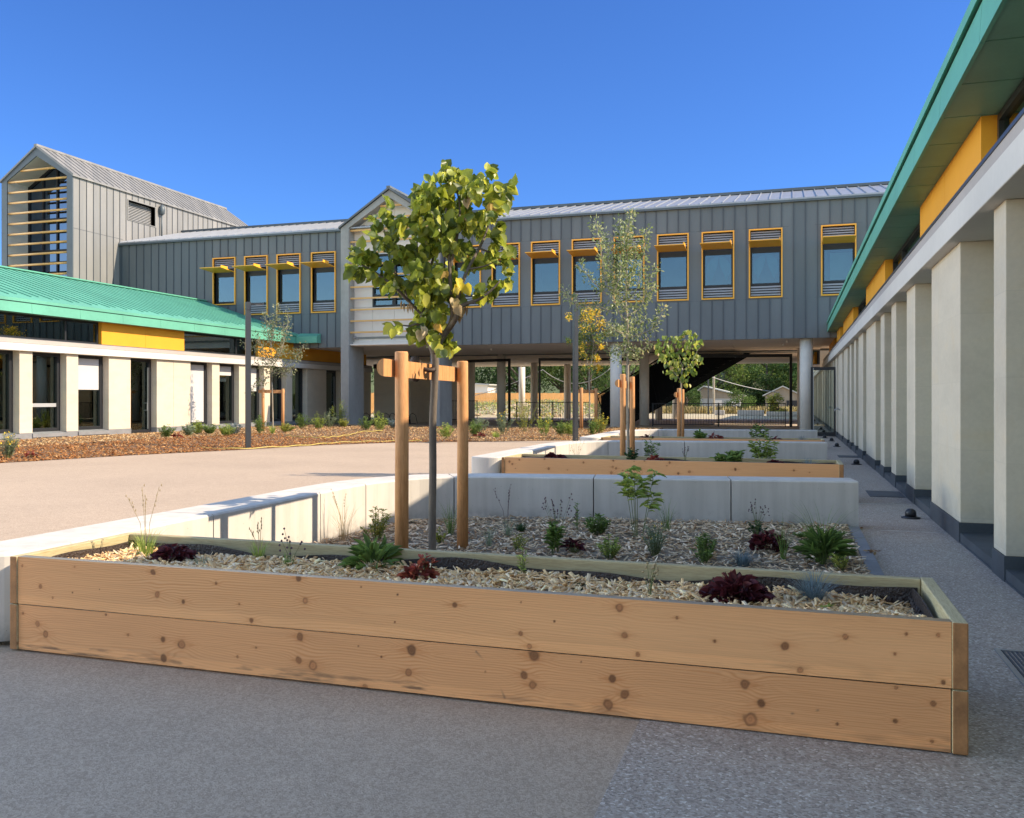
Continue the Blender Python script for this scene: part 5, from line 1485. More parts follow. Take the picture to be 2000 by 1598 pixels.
stems('small yellow leaved plant at the foot of the near tree trunk', (-3.05, 7.42, z), .16, .13, 7, 16, 'gold', 23, .035, .6)
grass('green grass tuft behind the near tree by the bench joint', (-3.19, 8.00, z), .36, .18, 52, 'green', 24, .35, .004)
rosette('small rusty plant between the trunk and the right stake', (-3.05, 7.95, z), .12, .16, 20, 'rust', 25, T_OVAL, .05, .7)
grass('short pale grass right of the right stake', (-2.60, 7.45, z), .22, .12, 46, 'sage', 26, .3, .003)
grass('arching grass with two long dark stalks before the first wall panel', (-2.62, 8.05, z), .22, .18, 50, 'sage', 27, .5, .003, 3, .50, PG, 'purple')
grass('small round black green cushion at the foot of the bench wall', (-2.58, 8.36, z), .11, .18, 170, 'dark', 28, .5, .004)
stems('low spreading yellow green plant in the middle front of the bed', (-2.28, 7.29, z), .17, .22, 10, 16, 'gold', 29, .035, .35)
stems('upright broad leaved plant at mid bed beside a burgundy plant', (-1.95, 7.22, z), .32, .16, 5, 26, 'green', 30, .075, .42, None, 'leafy_plant', T_LONG)
seedheads('branching dark seed heads rising over the upright broad leaved plant', (-1.92, 7.30, z), .52, .34, 14, 31)
rosette('burgundy plant half hidden behind the upright broad leaved plant', (-1.78, 7.30, z), .20, .18, 40, 'red', 32, T_HEART, .05, .9, 'red_leaved_plant')
stems('single slender leafy sprig before the second wall panel', (-2.06, 8.61, z), .30, .05, 2, 22, 'green', 33, .05, .45)
stems('dense green bush at the foot of the wall joint', (-1.80, 8.38, z), .24, .24, 22, 22, 'green', 34, .05, .4)
stems('tallest shrub of the near bed with pointed lime green leaves on bare legs', (-1.40, 8.31, z), .80, .52, 7, 22, 'lime', 35, .115, .30, None, 'shrub', T_LONG, PG, .35, .55)
grass('stiff upright grass right of the tallest shrub', (-1.20, 8.88, z), .36, .20, 38, 'green', 36, .35, .004)
stems('grey green lavender like tuft with small yellow flowers below the tallest shrub', (-1.11, 7.45, z), .29, .26, 28, 26, 'sage', 37, .032, .22, ('yellow', 14))
stems('rounded yellow edged bush in the front row of the near bed', (-1.45, 7.21, z), .20, .22, 18, 24, 'lime', 38, .035, .4)
rosette('dark burgundy ruffled plant in the right part of the near bed', (-.20, 7.95, z), .22, .36, 220, 'red', 39, T_HEART, .048, 1.0, 'red_leaved_plant', .9, 1.1)
seedheads('spidery dark seed stalks at the foot of the last wall panel', (-.32, 8.75, z), .38, .26, 9, 40)
stems('low dark leafy clump under the spidery seed stalks', (-.32, 8.80, z), .16, .20, 12, 16, 'dark', 41, .04, .5)
stems('dense dark green bush in the front right of the near bed', (-.68, 7.22, z), .26, .24, 30, 26, 'green', 42, .04, .28)
grass('flat silvery blue fescue mound in the front right of the near bed', (-.37, 7.18, z), .15, .20, 300, 'blue', 43, .7, .0028)
rosette('bright green fan leaved clump at the right end of the near bed', (.25, 7.47, z), .30, .30, 170, 'green', 44, T_LONG, .14, .11, 'leafy_plant', 1.9, .5)
grass('long arching blades over the fan leaved clump', (.22, 7.50, z), .56, .22, 80, 'green', 45, .6, .005)
grass('thin upright rush left of the fan leaved clump', (-.07, 7.53, z), .40, .12, 36, 'green', 46, .25, .004)
stems('flat green mat plant at the right foot of the bench wall', (.11, 8.79, z), .08, .24, 20, 12, 'green', 47, .035, .5)
stems('low green mat plant at the right corner of the near bed by the edging', (.40, 8.96, z), .08, .22, 18, 12, 'green', 48, .035, .5)
stems('low olive plant beside the edging strip at the right front of the near bed', (.36, 7.22, z), .13, .22, 18, 14, 'gold', 49, .035, .4)
z = .41
rosette('dark burgundy plant at the left end of the second planter', (-3.45, 13.0, z), .20, .42, 60, 'red', 61, T_HEART, .09, .9, 'red_leaved_plant')
rosette('red leaved plant in the middle left of the second planter', (-1.92, 12.95, z), .20, .28, 46, 'rust', 62, T_HEART, .08, .9, 'red_leaved_plant')
stems('dark green rosette plant in the middle of the second planter', (-.86, 12.95, z), .28, .40, 14, 22, 'green', 63, .11, .34, None, 'evergreen_rosette', T_LONG)
stems('small dark green plant behind the stakes in the second planter', (-2.30, 13.1, z), .26, .18, 8, 18, 'dark', 64, .07, .45)
grass('blue fescue tuft at the right end of the second planter', (.22, 12.95, z), .18, .24, 200, 'blue', 65, .6, .004)
rosette('low burgundy plant left of the blue fescue in the second planter', (-.22, 13.05, z), .14, .32, 40, 'red', 66, T_HEART, .08, .9, 'red_leaved_plant')
seedheads('fine dark stalks in the middle left of the second planter', (-1.50, 13.05, z), .30, .30, 8, 67)
stems('pale green pointed leaved shrub in the middle bed before the last wall panel', (-.50, 17.2, .07), .86, .52, 10, 30, 'lime', 68, .11, .32, None, 'shrub', T_LONG, PG, .25, .3)
stems('leafy green plant beside the stakes of the sparse tree', (-2.45, 16.2, .07), .70, .34, 9, 26, 'green', 69, .08, .4)
seedheads('thin brown seed stalks before the sunny part of the middle bench', (-3.75, 15.6, .07), .62, .40, 9, 70, 'straw')
rosette('burgundy plant at the left of the farthest planter', (-3.15, 20.1, z), .22, .30, 36, 'red', 71, T_HEART, .10, .9, 'red_leaved_plant')
stems('dark green plant at the middle of the farthest planter', (-1.98, 20.1, z), .28, .34, 12, 20, 'green', 72, .11, .36, None, 'evergreen_rosette', T_LONG)
rosette('rust red plant right of the dark green one in the farthest planter', (-1.66, 20.1, z), .26, .38, 44, 'rust', 73, T_HEART, .10, .9, 'red_leaved_plant')
stems('bushy green shrub in front of the farthest bench', (-.72, 21.6, .07), .82, .56, 12, 30, 'green', 74, .10, .36, None, 'shrub', T_LONG)
rosette('flat burgundy plant at the right of the farthest planter', (-.35, 20.1, z), .16, .40, 36, 'red', 75, T_HEART, .10, .9, 'red_leaved_plant')
grass('pale grass tuft before the sunny end of the farthest bench', (-2.9, 21.0, .07), .60, .30, 70, 'sage', 76, .3, .006)
grass('blue grass tuft at the right end of the farthest planter', (.20, 20.1, z), .22, .24, 90, 'blue', 77, .5, .005)
# the long row of sunlit shrubs in the bark bed
G2 = 'shrubs in the sunlit bark bed'
z = .12
stems('shrub with yellow flowers at the left picture edge of the bark bed', (-16.9, 15.41, .06), .62, .50, 40, 30, 'sage', 81, .06, .25, ('yellow', 34), 'shrub', T_OVAL, G2, fsize=.04)
rosette('small burgundy plant beside the yellow flowered shrub at left', (-16.75, 15.9, .06), .15, .24, 30, 'rust', 82, T_HEART, .07, .9, 'red_leaved_plant', group=G2)
row = [('round green shrub below the shadow of a tree on the left wing', -19.45,23.82,.42,.50,'green','stems'),('dark red plant at the left end of the shrub row', -19.1,23.9,.22,.36,'rust','ros'),('grey green shrub behind the dark red plant',-19.4,24.9,.40,.55,'sage','stems'),
 ('lime bush third from the left of the shrub row',-20.0,26.1,.45,.5,'lime','stems'),('low bush in front of the closed white blind',-19.58,26.24,.36,.54,'green','stems'),('bright lime bush left of the dark lamp post',-18.31,25.36,.38,.61,'lime','stems'),
 ('grey sage mound just left of the lamp post',-18.7,26.4,.40,.54,'blue','stems'),('green shrub directly right of the lamp post',-18.14,27.15,.62,.5,'green','stems'),('small lime tuft left of the thin tree stakes',-17.98,27.67,.4,.37,'lime','grass'),
 ('low gold clump at the foot of the thin tree',-18.0,28.64,.34,.57,'gold','stems'),('green bush right of the thin tree stakes',-19.73,32.59,.6,.65,'green','stems'),('mid green bush before the dark doorway',-18.46,31.76,.63,.63,'lime','stems'),
 ('sage bush left of the tall lime shrub',-19.27,34.05,.72,.56,'sage','stems'),('tallest lime shrub of the row, before the grey concrete fin',-19.8,36.0,1.1,.9,'lime','stems'),('low green bush right of the concrete fin',-16.35,31.85,.52,.62,'green','stems'),
 ('yellow green bush left of the near stake in view',-15.37,31.03,.66,.70,'lime','stems'),('silver grey ball shrub under the gabled bay',-15.95,33.6,.5,.54,'blue','stems'),('green bush seen between the two near stakes',-10.51,25.93,.44,.57,'lime','stems'),
 ('bluish bush right of the right stake',-10.29,27.93,.52,.61,'green','stems'),('red plant at the pavement edge right of the right stake',-9.74,26.92,.22,.42,'rust','ros'),('round bush with yellow heads in the far row',-9.95,30.0,.72,.74,'sage','flow'),
 ('tall yellowing shrub in the middle of the far row',-9.84,32.5,1.15,.9,'gold','stems'),('bush with yellow flower heads left of the second lamp post',-8.06,28.9,.75,.69,'lime','flow'),('green bush just left of the second lamp post',-7.56,29.2,.46,.61,'green','stems'),
 ('upright bush touching the second lamp post',-7.17,28.9,.52,.43,'lime','stems'),('small bush right of the second lamp post',-6.56,29.7,.46,.43,'green','stems'),('yellow flowered bush left of the farthest bench end',-6.64,31.29,.66,.56,'gold','flow'),('pale low mound in the middle of the far row',-9.34,27.5,.24,.50,'lime','grass'),
 ('grey green bush left of the tall yellowing shrub',-11.2,31.2,.55,.7,'sage','stems'),('little gold plant before the grey concrete fin',-19.0,34.9,.34,.5,'gold','stems')]
for i, (lab, x, y, h_, w_, pal, kind) in enumerate(row):
    zz = .13 if y > 24 else .10
    if kind == 'ros': rosette(lab, (x, y, zz), h_, w_, 40, pal, 200 + i, T_HEART, .09, .9, 'red_leaved_plant', group=G2)
    elif kind == 'grass': grass(lab, (x, y, zz), h_, w_, 140, pal, 200 + i, .5, .008, group=G2)
    else: stems(lab, (x, y, zz), h_*1.2, w_*1.2, 26, 24, pal, 200 + i, .085, .34, ('yellow', 18) if kind == 'flow' else None, 'shrub', T_OVAL, G2, fsize=.05)
# ------------------------------------------------------------------ lamp posts
def lamp(label, x, y, h, rot, arm):
    t = thing('street_lamp', label, 'lamp post', (x, y, 0), 'slim dark lamp posts')
    def rect(mb, w_, z0, z1, cx=0, cy=0):
        c, s = math.cos(rot), math.sin(rot)
        q = [(-w_, -w_), (w_, -w_), (w_, w_), (-w_, w_)]
        q = [(x + c*a - s*b, y + s*a + c*b) for a, b in q]
        mb.hexa([(a, b, z0) for a, b in q], [(a, b, z1) for a, b in q])
    mb = MB(); rect(mb, .07, .012, h - .32); rect(mb, .062, h - .32, h - .22); rect(mb, .07, h - .22, h); mb.build('post', M['anthracite'], t, bevel=.006)
    mb = MB(); rect(mb, .11, .0, .012); mb.build('base_plate', M['anthracite'], t)
    d = np.array([math.cos(arm), math.sin(arm), 0]); n = np.array([-d[1], d[0], 0]); c = np.array([x, y, 0])
    mb = MB()
    def slab(a, b, w_, z0, z1): 
        q = [c + d*a - n*w_, c + d*b - n*w_, c + d*b + n*w_, c + d*a + n*w_]
        mb.hexa([tuple(p + AZ*z0) for p in q], [tuple(p + AZ*z1) for p in q])
    slab(.06, .40, .03, h - .07, h - .03); slab(.20, .42, .07, h - .075, h - .025)
    mb.build('luminaire', M['anthracite'], t)
    mb = MB(); slab(.22, .40, .055, h - .080, h - .0755); mb.build('lens', M['galv'], t)
lamp('slim dark square lamp post on the left at the pavement edge', -14.42, 21.0, 4.09, .75, YAW)
lamp('slim dark square lamp post in the middle, seen behind the benches', -6.62, 27.4, 4.78, .75, YAW + math.pi)

# ------------------------------------------------------------------ under the raised storey: gates, fences, stair
def bars(label, x0, y0_, x1, y1_, h, name='railing', posts=True, cat='railing', sp=.13):
    a, b = np.array([x0, y0_]), np.array([x1, y1_]); L = np.linalg.norm(b - a); d = (b - a)/L; n = np.array([-d[1], d[0]])
    t = thing(name, label, cat, ((x0+x1)/2, (y0_+y1_)/2, 0), 'black bar railings')
    mb = MB()
    def bar(s0, s1, w_, z0, z1):
        q = [a + d*s0 - n*w_, a + d*s1 - n*w_, a + d*s1 + n*w_, a + d*s0 + n*w_]
        mb.hexa([(*p, z0) for p in q], [(*p, z1) for p in q])
    for s in np.arange(.07, L - .05, sp): bar(s - .008, s + .008, .008, .13, h - .0)
    mb.build('bars', M['black'], t)
    mb = MB(); bar(0, L, .02, .09, .13); bar(0, L, .02, h - .0, h + .04); mb.build('rails', M['black'], t)
    for s in ([0, L] if L < 4 else [0, L/2, L]):
        mb = MB(); bar(max(s - .03, 0), min(s + .03, L) if s else .06, .03, 0, h + .06); mb.build('post', M['black'], t)
bars('right hand black bar railing between the round columns', -6.7, 44.1, -.30, 45.4, 1.14)
bars('left black bar railing behind the lamp post under the building', -15.0, 47.7, -11.0, 48.9, 1.18)
bars('short black bar railing seen between the two near stakes', -21.0, 50.5, -18.6, 51.2, 1.25)
def portal(label, x0, y0_, x1, y1_, h, sides=(1, 1)):
    t = thing('gate_frame', label, 'gate', ((x0+x1)/2, (y0_+y1_)/2, 0), 'black gate frames')
    a, b = np.array([x0, y0_]), np.array([x1, y1_]); d = (b - a)/np.linalg.norm(b - a); n = np.array([-d[1], d[0]])*.05; L = np.linalg.norm(b-a)
    def st(s0, s1, z0, z1, nm):
        mb = MB(); q = [a + d*s0 - n, a + d*s1 - n, a + d*s1 + n, a + d*s0 + n]
        mb.hexa([(*p, z0) for p in q], [(*p, z1) for p in q]); mb.build(nm, M['black'], t)
    if sides[0]: st(0, .12, 0, h, 'post')
    if sides[1]: st(L - .12, L, 0, h, 'post')
    st(0 if not sides[0] else .121, L if not sides[1] else L - .121, h - .16, h - .001, 'lintel')
portal('tall black gate frame beside the right round column', -4.6, 44.5, .0, 45.5, 3.62, (0, 1))
portal('tall black gate frame left of the lamp post, under the soffit', -13.75, 48.0, -7.9, 49.8, 3.72, (1, 0))
portal('narrow black gate frame next to the middle column', -18.5, 48.6, -15.35, 47.7, 3.70, (1, 1))
# glazed door leaf standing open across the path
t = thing('glazed_gate', 'glazed black framed gate standing open across the end of the path', 'gate', (1.2, 34.5, 0))
X0g, X1g, Yg = .66, 1.53, 34.5
mb = MB()
mb.box(X0g, Yg, .02, X0g + .10, Yg + .06, 2.58); mb.box(X1g - .06, Yg, .02, X1g, Yg + .06, 2.58)
mb.box(X0g + .10, Yg, .02, X1g - .06, Yg + .06, .16); mb.box(X0g + .10, Yg, 2.46, X1g - .06, Yg + .06, 2.58)
mb.build('frame', M['black'], t)
mb = MB(); mb.box(X0g + .10, Yg + .02, .16, X1g - .06, Yg + .035, 2.46)
M['glass_gate'] = glass_mat('gate_glass', (.55, .6, .55), .38, (.82, .85, .78))
mb.build('pane', M['glass_gate'], t)
mb = MB(); mb.box(X0g + .085, Yg - .03, .05, X0g + .105, Yg - .001, 2.55); mb.build('edge_seal', M['louvre'], t)
# black staircase with perforated sheet sides
m, nt, p = newmat('perforated_sheet')
v = pos(nt); vo = nt.nodes.new('ShaderNodeTexVoronoi'); vo.inputs['Scale'].default_value = 26; nt.links.new(v, vo.inputs['Vector'])
vo.inputs['Randomness'].default_value = 0.0
cr = ramp(nt, vo.outputs['Distance'], [(.34, (0, 0, 0)), (.37, (1, 1, 1))])
p.inputs['Base Color'].default_value = (.008, .009, .011, 1); p.inputs['Roughness'].default_value = .6; p.inputs['Specular IOR Level'].default_value = .1
nt.links.new(cr, p.inputs['Alpha'])
M['perf'] = m
t = thing('staircase', 'black metal staircase with perforated sides rising under the building', 'staircase', (-6, 47.6, 0))
xb, xt, zt_ = -10.3, -1.5, 3.75
for yy in (46.9, 48.3):
    mb = MB()
    mb.hexa([(-8.5, yy, 0), (-2.0, yy, 3.78), (-2.0, yy + .05, 3.78), (-8.5, yy + .05, 0)], [(-8.85, yy, 0), (-2.35, yy, 3.78), (-2.35, yy + .05, 3.78), (-8.85, yy + .05, 0)])
    mb.build('stringer', M['soot'], t)
    mb = MB(); y0_, y1_ = yy + .02, yy + .03
    poly = [(-10.2, .03), (-8.87, .03), (-2.40, 3.77), (-6.3, 3.77), (-10.2, 1.5)]
    mb.prism(poly, y0_, y1_)
    mb.build('perforated_side', M['perf'], t)
    mb = MB()
    for i in range(8):
        x = -9.6 + i*.92; zb_ = max(0.0, (x + 8.85)*.5815); zt2 = min(3.77, 1.5 + (x + 10.2)*.577)
        # posts lean square to the flight
        mb.hexa([(x - .03, yy - .012, zb_), (x + .03, yy - .012, zb_), (x + .03, yy + .018, zb_), (x - .03, yy + .018, zb_)],
                [(x - .53, yy - .012, zt2 - .28), (x - .47, yy - .012, zt2 - .28), (x - .47, yy + .018, zt2 - .28), (x - .53, yy + .018, zt2 - .28)])
    mb.tube([(-10.2, yy, 1.53), (-6.35, yy, 3.76)], .035, 8)
    mb.build('balusters', M['soot'], t)
for i in range(20):
    f = (i + .5)/20; x = -8.9 + f*6.3; z = .12 + f*3.55
    mb = MB(); mb.box(x - .15, 46.951, z, x + .15, 48.299, z + .04); mb.build('tread', M['soot'], t)
# bicycle rack in the shade
t = thing('bicycle_rack', 'low black bicycle rack in the shade beside the concrete fin', 'bike rack', (-21.4, 43.5, 0))
mb = MB(); mb.box(-23.0, 43.4, 0, -19.6, 43.5, .05); mb.box(-23.0, 44.0, 0, -19.6, 44.1, .05); mb.build('rail', M['black'], t)
for i in range(9):
    x = -22.9 + i*.4
    mb = MB(); mb.tube([(x, 43.45, .05), (x + .05, 43.45, .55), (x + .12, 43.6, .62), (x + .16, 43.9, .5), (x + .2, 44.05, .05)], .018, 6); mb.build('hoop', M['black'], t)

# ------------------------------------------------------------------ small things on the ground
for i, (x, y, lab) in enumerate(((1.32, 11.17, 'nearest black domed door stop on the path, below the wide pilaster'), (1.30, 19.92, 'second black door stop along the path, beside the second planter'), (1.24, 27.16, 'third black door stop along the path, beyond the middle bench'), (1.24, 30.71, 'fourth black door stop along the path, in front of the glazed gate'), (1.10, 33.0, 'farthest black door stop at the foot of the glazed gate'))):
    t = thing('door_stop', lab, 'door stop', (x, y, .005), 'black door stops along the path')
    mb = MB(); mb.lathe(x, y, [(.105, .005), (.105, .018), (.075, .024), (.06, .03)], 20); mb.build('foot', M['black'], t, smooth=True)
    mb = MB(); mb.lathe(x, y, [(.062, .0301), (.060, .075), (.048, .10), (.025, .115), (.002, .118)], 20); mb.build('dome', M['black'], t, smooth=True)
def flush(label, x0, y0_, x1, y1_, name='inspection_cover'):
    mb = MB(); mb.box(x0, y0_, -.02, x1, y1_, .0105); mb.box(x0 + .03, y0_ + .03, .0105, x1 - .03, y1_ - .03, .0125)
    tag(mb.build(name, M['slate'], loc=((x0+x1)/2, (y0_+y1_)/2, 0)), label, 'cover', 'dark slate covers in the path')
flush('dark slate cover let into the path beside the nearest bench end', 1.06, 13.45, 1.53, 14.3)
flush('dark slate cover in the path beyond the second door stop', 1.06, 22.2, 1.53, 23.0)
t = thing('drain_grate', 'blue grey slotted drain grate at the right picture edge', 'grate', (1.30, 5.1, 0))
mb = MB()
for (a, b, c, d) in ((1.07, 4.70, 1.095, 5.46), (1.505, 4.70, 1.53, 5.46), (1.095, 5.435, 1.505, 5.46), (1.095, 4.70, 1.505, 4.725)): mb.box(a, b, -.02, c, d, .013)
mb.build('frame', M['galv'], t)
mb = MB()
for x in np.arange(1.105, 1.50, .022): mb.box(x, 4.726, -.012, x + .009, 5.434, .010)
mb.box(1.096, 4.726, -.02, 1.504, 5.434, -.013)
mb.build('slats', M['grate'], t)
for nm, y in (('nearest bench', 10.05), ('second door stop', 12.55)):
    mb = MB(); mb.box(.70, y - .012, -.01, 1.52, y + .012, .0065)
    tag(mb.build('joint_strip', M['concrete']), kind='structure')
rg = np.random.default_rng(3)
for i, (x, y, lab) in enumerate(((.66, 10.05, 'brown dry leaf clump at the foot of the nearest bench end'), (.66, 8.2, 'small brown wood scrap lying on the edging strip'))):
    P = np.array([x, y, .075 if i else .02]) + rg.normal(0, .02, (14, 3))*np.array([1, 1, .35])
    V, F, k = leaves(P, rg.normal(0, 1, (14, 3))*np.array([1, 1, .2]), AZ + rg.normal(0, .4, (14, 3)), .045, .03, T_OVAL)
    tag(np_mesh('dry_leaves', V, F, M['plant'], None, np.repeat(pick([(.25,.13,.06),(.3,.2,.1)], 14, rg), k, 0), loc=(x, y, .02)), lab, 'dry leaves')
# wall tap on a pilaster
mb = MB(); mb.tube([(1.55, 31.6, 1.02), (1.46, 31.6, 1.05), (1.38, 31.6, 1.04), (1.37, 31.6, .98)], .018, 8); mb.lathe(1.46, 31.6, [(.03, 1.06), (.03, 1.10), (.005, 1.11)], 10)
tp_ = tag(mb.build('wall_tap', M['galv'], loc=(1.5, 31.6, 1.0), smooth=True), 'small metal tap on a far pilaster of the right wing', 'tap')
# yellow garden hose over the bark bed
hp = [(-16.2, 21.2), (-15.6, 20.4), (-14.3, 20.3), (-13.75, 21.5), (-13.5, 22.7), (-13.5, 24.2), (-12.9, 25.0), (-12.1, 25.75), (-11.4, 26.1)]
hq = [(-16.3, 25.9), (-15.2, 25.1), (-14.4, 25.0), (-14.3, 25.9), (-14.7, 27.7), (-15.6, 29.8), (-15.2, 31.0)]
def smooth_path(pts, n=120):
    P = np.array(pts); s = np.linspace(0, 1, len(P)); q = np.linspace(0, 1, n); Q = np.stack([np.interp(q, s, P[:, 0]), np.interp(q, s, P[:, 1])], -1)
    for _ in range(25): Q[1:-1] = (Q[:-2] + 2*Q[1:-1] + Q[2:])/4
    return Q
for pts, lab, zoff in ((hp, 'yellow hose trailing along the pavement edge past the left lamp post', .05), (hq, 'yellow hose winding through the middle of the bark bed', .16)):
    Q = smooth_path(pts); zz = zoff + .012*np.sin(np.arange(len(Q))*.5)
    mb = MB(); mb.tube(np.column_stack([Q, zz]), .011, 7)
    tag(mb.build('garden_hose', M['hose'], loc=(*Q[0], zoff), smooth=True), lab, 'hose', 'yellow garden hoses')

# ------------------------------------------------------------------ far side: fence, planting mound, trees, houses
def pal_fence(label, a, b, h):
    a, b = np.array(a), np.array(b); L = np.linalg.norm(b-a); d = (b-a)/L; n = np.array([-d[1], d[0]])
    t = thing('timber_fence', label, 'fence', (*((a+b)/2), 0))
    mb = MB()
    for s in np.arange(0, L, .15):
        q = [a + d*s, a + d*(s+.135), a + d*(s+.135) + n*.03, a + d*s + n*.03]; hh = h + .015*math.sin(s*7)
        mb.hexa([(*p, .05) for p in q], [(*p, hh) for p in q])
    mb.build('boards', M['fencewood'], t)
    mb = MB()
    for z in (.5, 1.4):
        q = [a + n*.031, b + n*.031, b + n*.08, a + n*.08]; mb.hexa([(*p, z) for p in q], [(*p, z + .1) for p in q])
    mb.build('rails', M['fencewood'], t)
pal_fence('long orange timber board fence before the dark trees', (-37, 71.5), (-14, 87), 1.95)
# mound with stones and low plants
mx = np.linspace(-34, -12.5, 44); my = np.linspace(62, 79.5, 22)
gx, gy = np.meshgrid(mx, my, indexing='ij')
gz_ = .95*np.exp(-(((gx + 22)/8.5)**2) - (((gy - 74)/5.5)**2)) + .12*fbm(gx*.6, gy*.6, 77, 2) - .12
idx = np.arange(gx.size).reshape(gx.shape); Fq = np.stack([idx[:-1, :-1], idx[1:, :-1], idx[1:, 1:], idx[:-1, 1:]], -1).reshape(-1, 4)
tag(np_mesh('planting_mound', np.stack([gx, gy, gz_], -1).reshape(-1, 3), Fq, M['land'], smooth=True), kind='structure')
rg = np.random.default_rng(88)
def mound_z(x, y): return .95*np.exp(-(((x + 22)/8.5)**2) - (((y - 74)/5.5)**2)) - .03
n = 420; x = rg.uniform(-31, -13, n); y = rg.uniform(65, 78, n)
P = np.column_stack([x, y, mound_z(x, y) + .05])
chips('white_stones', P, (.18, .5), [(.46,.40,.32),(.38,.32,.25),(.30,.24,.18)], 'white stones scattered over the planted mound beyond the building', 5, .5, (.5, .9))
n = 9000; x = rg.uniform(-33, -13, 130)[rg.integers(0, 130, n)] + rg.normal(0, .28, n); y = rg.uniform(65, 79, 130)
y = y[rg.integers(0, 130, n)] + rg.normal(0, .25, n)
P = np.column_stack([x, y, mound_z(x, y) + rg.uniform(.05, .45, n)])
V, F, k = leaves(P, rg.normal(0, 1, (n, 3)) + AZ, rg.normal(0, 1, (n, 3)) + AZ, .16, .08, T_OVAL)
tag(np_mesh('ground_cover', V, F, M['farleaf'], None, np.repeat(pick(PAL['sage'] + PAL['lime'] + PAL['straw'], n, rg), k, 0)), 'low mixed ground cover on the planted mound', 'ground cover', kind='stuff')
mb = MB(); mb.add([(-22.5, 62.5, .30), (-20.8, 62.5, .25), (-17.6, 70, .66), (-18.6, 71, .75)], [(0, 1, 2, 3)])
# wood beyond: each tree on its own
def fartree(name, label, x, y, h, w_, pal, seed, base=0.0, n=2600, ls=.34, group='trees beyond the raised building', lowcut=.18):
    rg = np.random.default_rng(seed); t = thing(name, label, 'tree', (x, y, base), group)
    mb = MB(); top = (x + rg.normal(0, .3), y, base + h*.8)
    mb.tube([(x, y, base), (x + .1, y, base + h*.4), top], [w_*.045, w_*.035, w_*.012], 8)
    nb = 16; cs = []
    for i in range(nb):
        a = rg.uniform(0, 6.28); zz = h*rg.uniform(lowcut + .08, .92); q = (zz/h - lowcut)/(1 - lowcut); rad = w_*.5*math.sin(math.pi*min(.95, max(.08, q*.8 + .16)))*rg.uniform(.45, 1.0)
        c = np.array([x + math.cos(a)*rad, y + math.sin(a)*rad, base + zz]); cs.append((c, w_*rg.uniform(.13, .24)))
        if i < 9: mb.tube([(x, y, base + zz*.55), tuple(c)], [w_*.018, .02], 6)
    mb.build('trunk', M['bark_dark'], t, smooth=True)
    P, N = [], []
    for c, r in cs:
        k = n//nb; d = unit(rg.normal(0, 1, (k, 3))); P.append(c + d*(r*rg.random((k, 1))**.4)*np.array([1.15, 1.15, .85])); N.append(d + rg.normal(0, .5, (k, 3)))
    P = np.vstack(P); N = np.vstack(N); m_ = len(P)
    V, F, k = leaves(P, rg.normal(0, 1, (m_, 3)) - AZ*.3, N, ls*rg.uniform(.6, 1.3, m_), ls*.6, T_OVAL)
    tone = np.repeat(rg.uniform(.75, 1.25, nb), n//nb)[:, None]
    np_mesh('crown', V, F, M['farleaf'], t, np.repeat(pick(pal, m_, rg)*tone, k, 0))
DG = [(.045,.085,.02),(.065,.11,.028),(.035,.06,.016)]; MG = [(.09,.145,.03),(.13,.185,.045),(.07,.115,.025)]; LG = [(.15,.21,.045),(.20,.25,.06),(.11,.16,.035)]
for i, (x, y, h_, w_, pal, lab) in enumerate([
 (-41, 90, 9, 8, DG, 'dark tree at the far left behind the orange fence'), (-36, 91, 8, 7, DG, 'dark tree seen between the near stakes behind the fence'), (-32, 96, 7.2, 7, DG, 'dark tree with a patch of sky beside it behind the fence'),
 (-28.5, 92, 10.5, 8, DG, 'dense dark tree behind the middle of the orange fence'), (-24.5, 95, 11, 8, MG, 'mid green tree behind the fence, left of the lamp post'), (-21, 93, 9.5, 7, DG, 'dark tree behind the fence right next to the lamp post'),
 (-17.5, 97, 10.5, 8, LG, 'pale green tree right of the lamp post'), (-14, 100, 10, 8, MG, 'green tree behind the yellow flowering one'), (-30, 104, 12, 10, DG, 'tall dark tree in the second row behind the fence'), (-22, 106, 12, 10, MG, 'tall tree in the second row behind the lamp post')]):
    fartree('broadleaf_tree', lab, x, y, h_, w_, pal, 300 + i)
hx, hy = np.meshgrid(np.linspace(-90, 90, 50), np.linspace(112, 260, 30), indexing='ij')
hz = 26*np.clip((hy - 116)/120, 0, 1)**.9*(.8 + .4*fbm(hx*.03 + 5, hy*.03, 7, 2)) - .2
idx = np.arange(hx.size).reshape(hx.shape); Fq = np.stack([idx[:-1, :-1], idx[1:, :-1], idx[1:, 1:], idx[:-1, 1:]], -1).reshape(-1, 4)
M['hill'] = mat('hill_grass', (.09, .11, .035), .9, var=.4, scale=.2, fine=2)
tag(np_mesh('hill', np.stack([hx, hy, hz], -1).reshape(-1, 3), Fq, M['hill'], smooth=True), kind='structure')
rg = np.random.default_rng(71)
labs = ['leftmost tree of the wooded slope behind the stair foot', 'rounded light green tree on the wooded slope above the house roof', 'dark tree low on the wooded slope left of the house', 'pale tree on the wooded slope straight above the house', 'deep green tree on the wooded slope between the two houses', 'light green crown on the wooded slope above the bush', 'dark tree at the right end of the wooded slope by the column', 'tall tree on the wooded slope right above the brown house', 'back row tree on the wooded slope, centre left', 'back row tree on the wooded slope, centre right', 'back row dark tree on the wooded slope at far right', 'back row tree on the wooded slope at far left']
spots = [(-17, 118, 10, 9, MG), (-9.5, 119, 9, 8, LG), (-12.5, 114, 7, 6, DG), (-6.5, 120, 9.5, 8, LG), (-3.2, 117, 7.5, 6.5, DG), (-2.5, 124, 9, 9, LG), (2.2, 116, 8.5, 7, DG), (.2, 124, 10, 8, MG), (-9, 132, 12, 11, MG), (-2, 134, 12, 11, LG), (5, 134, 13, 11, DG), (-16, 132, 12, 11, MG)]
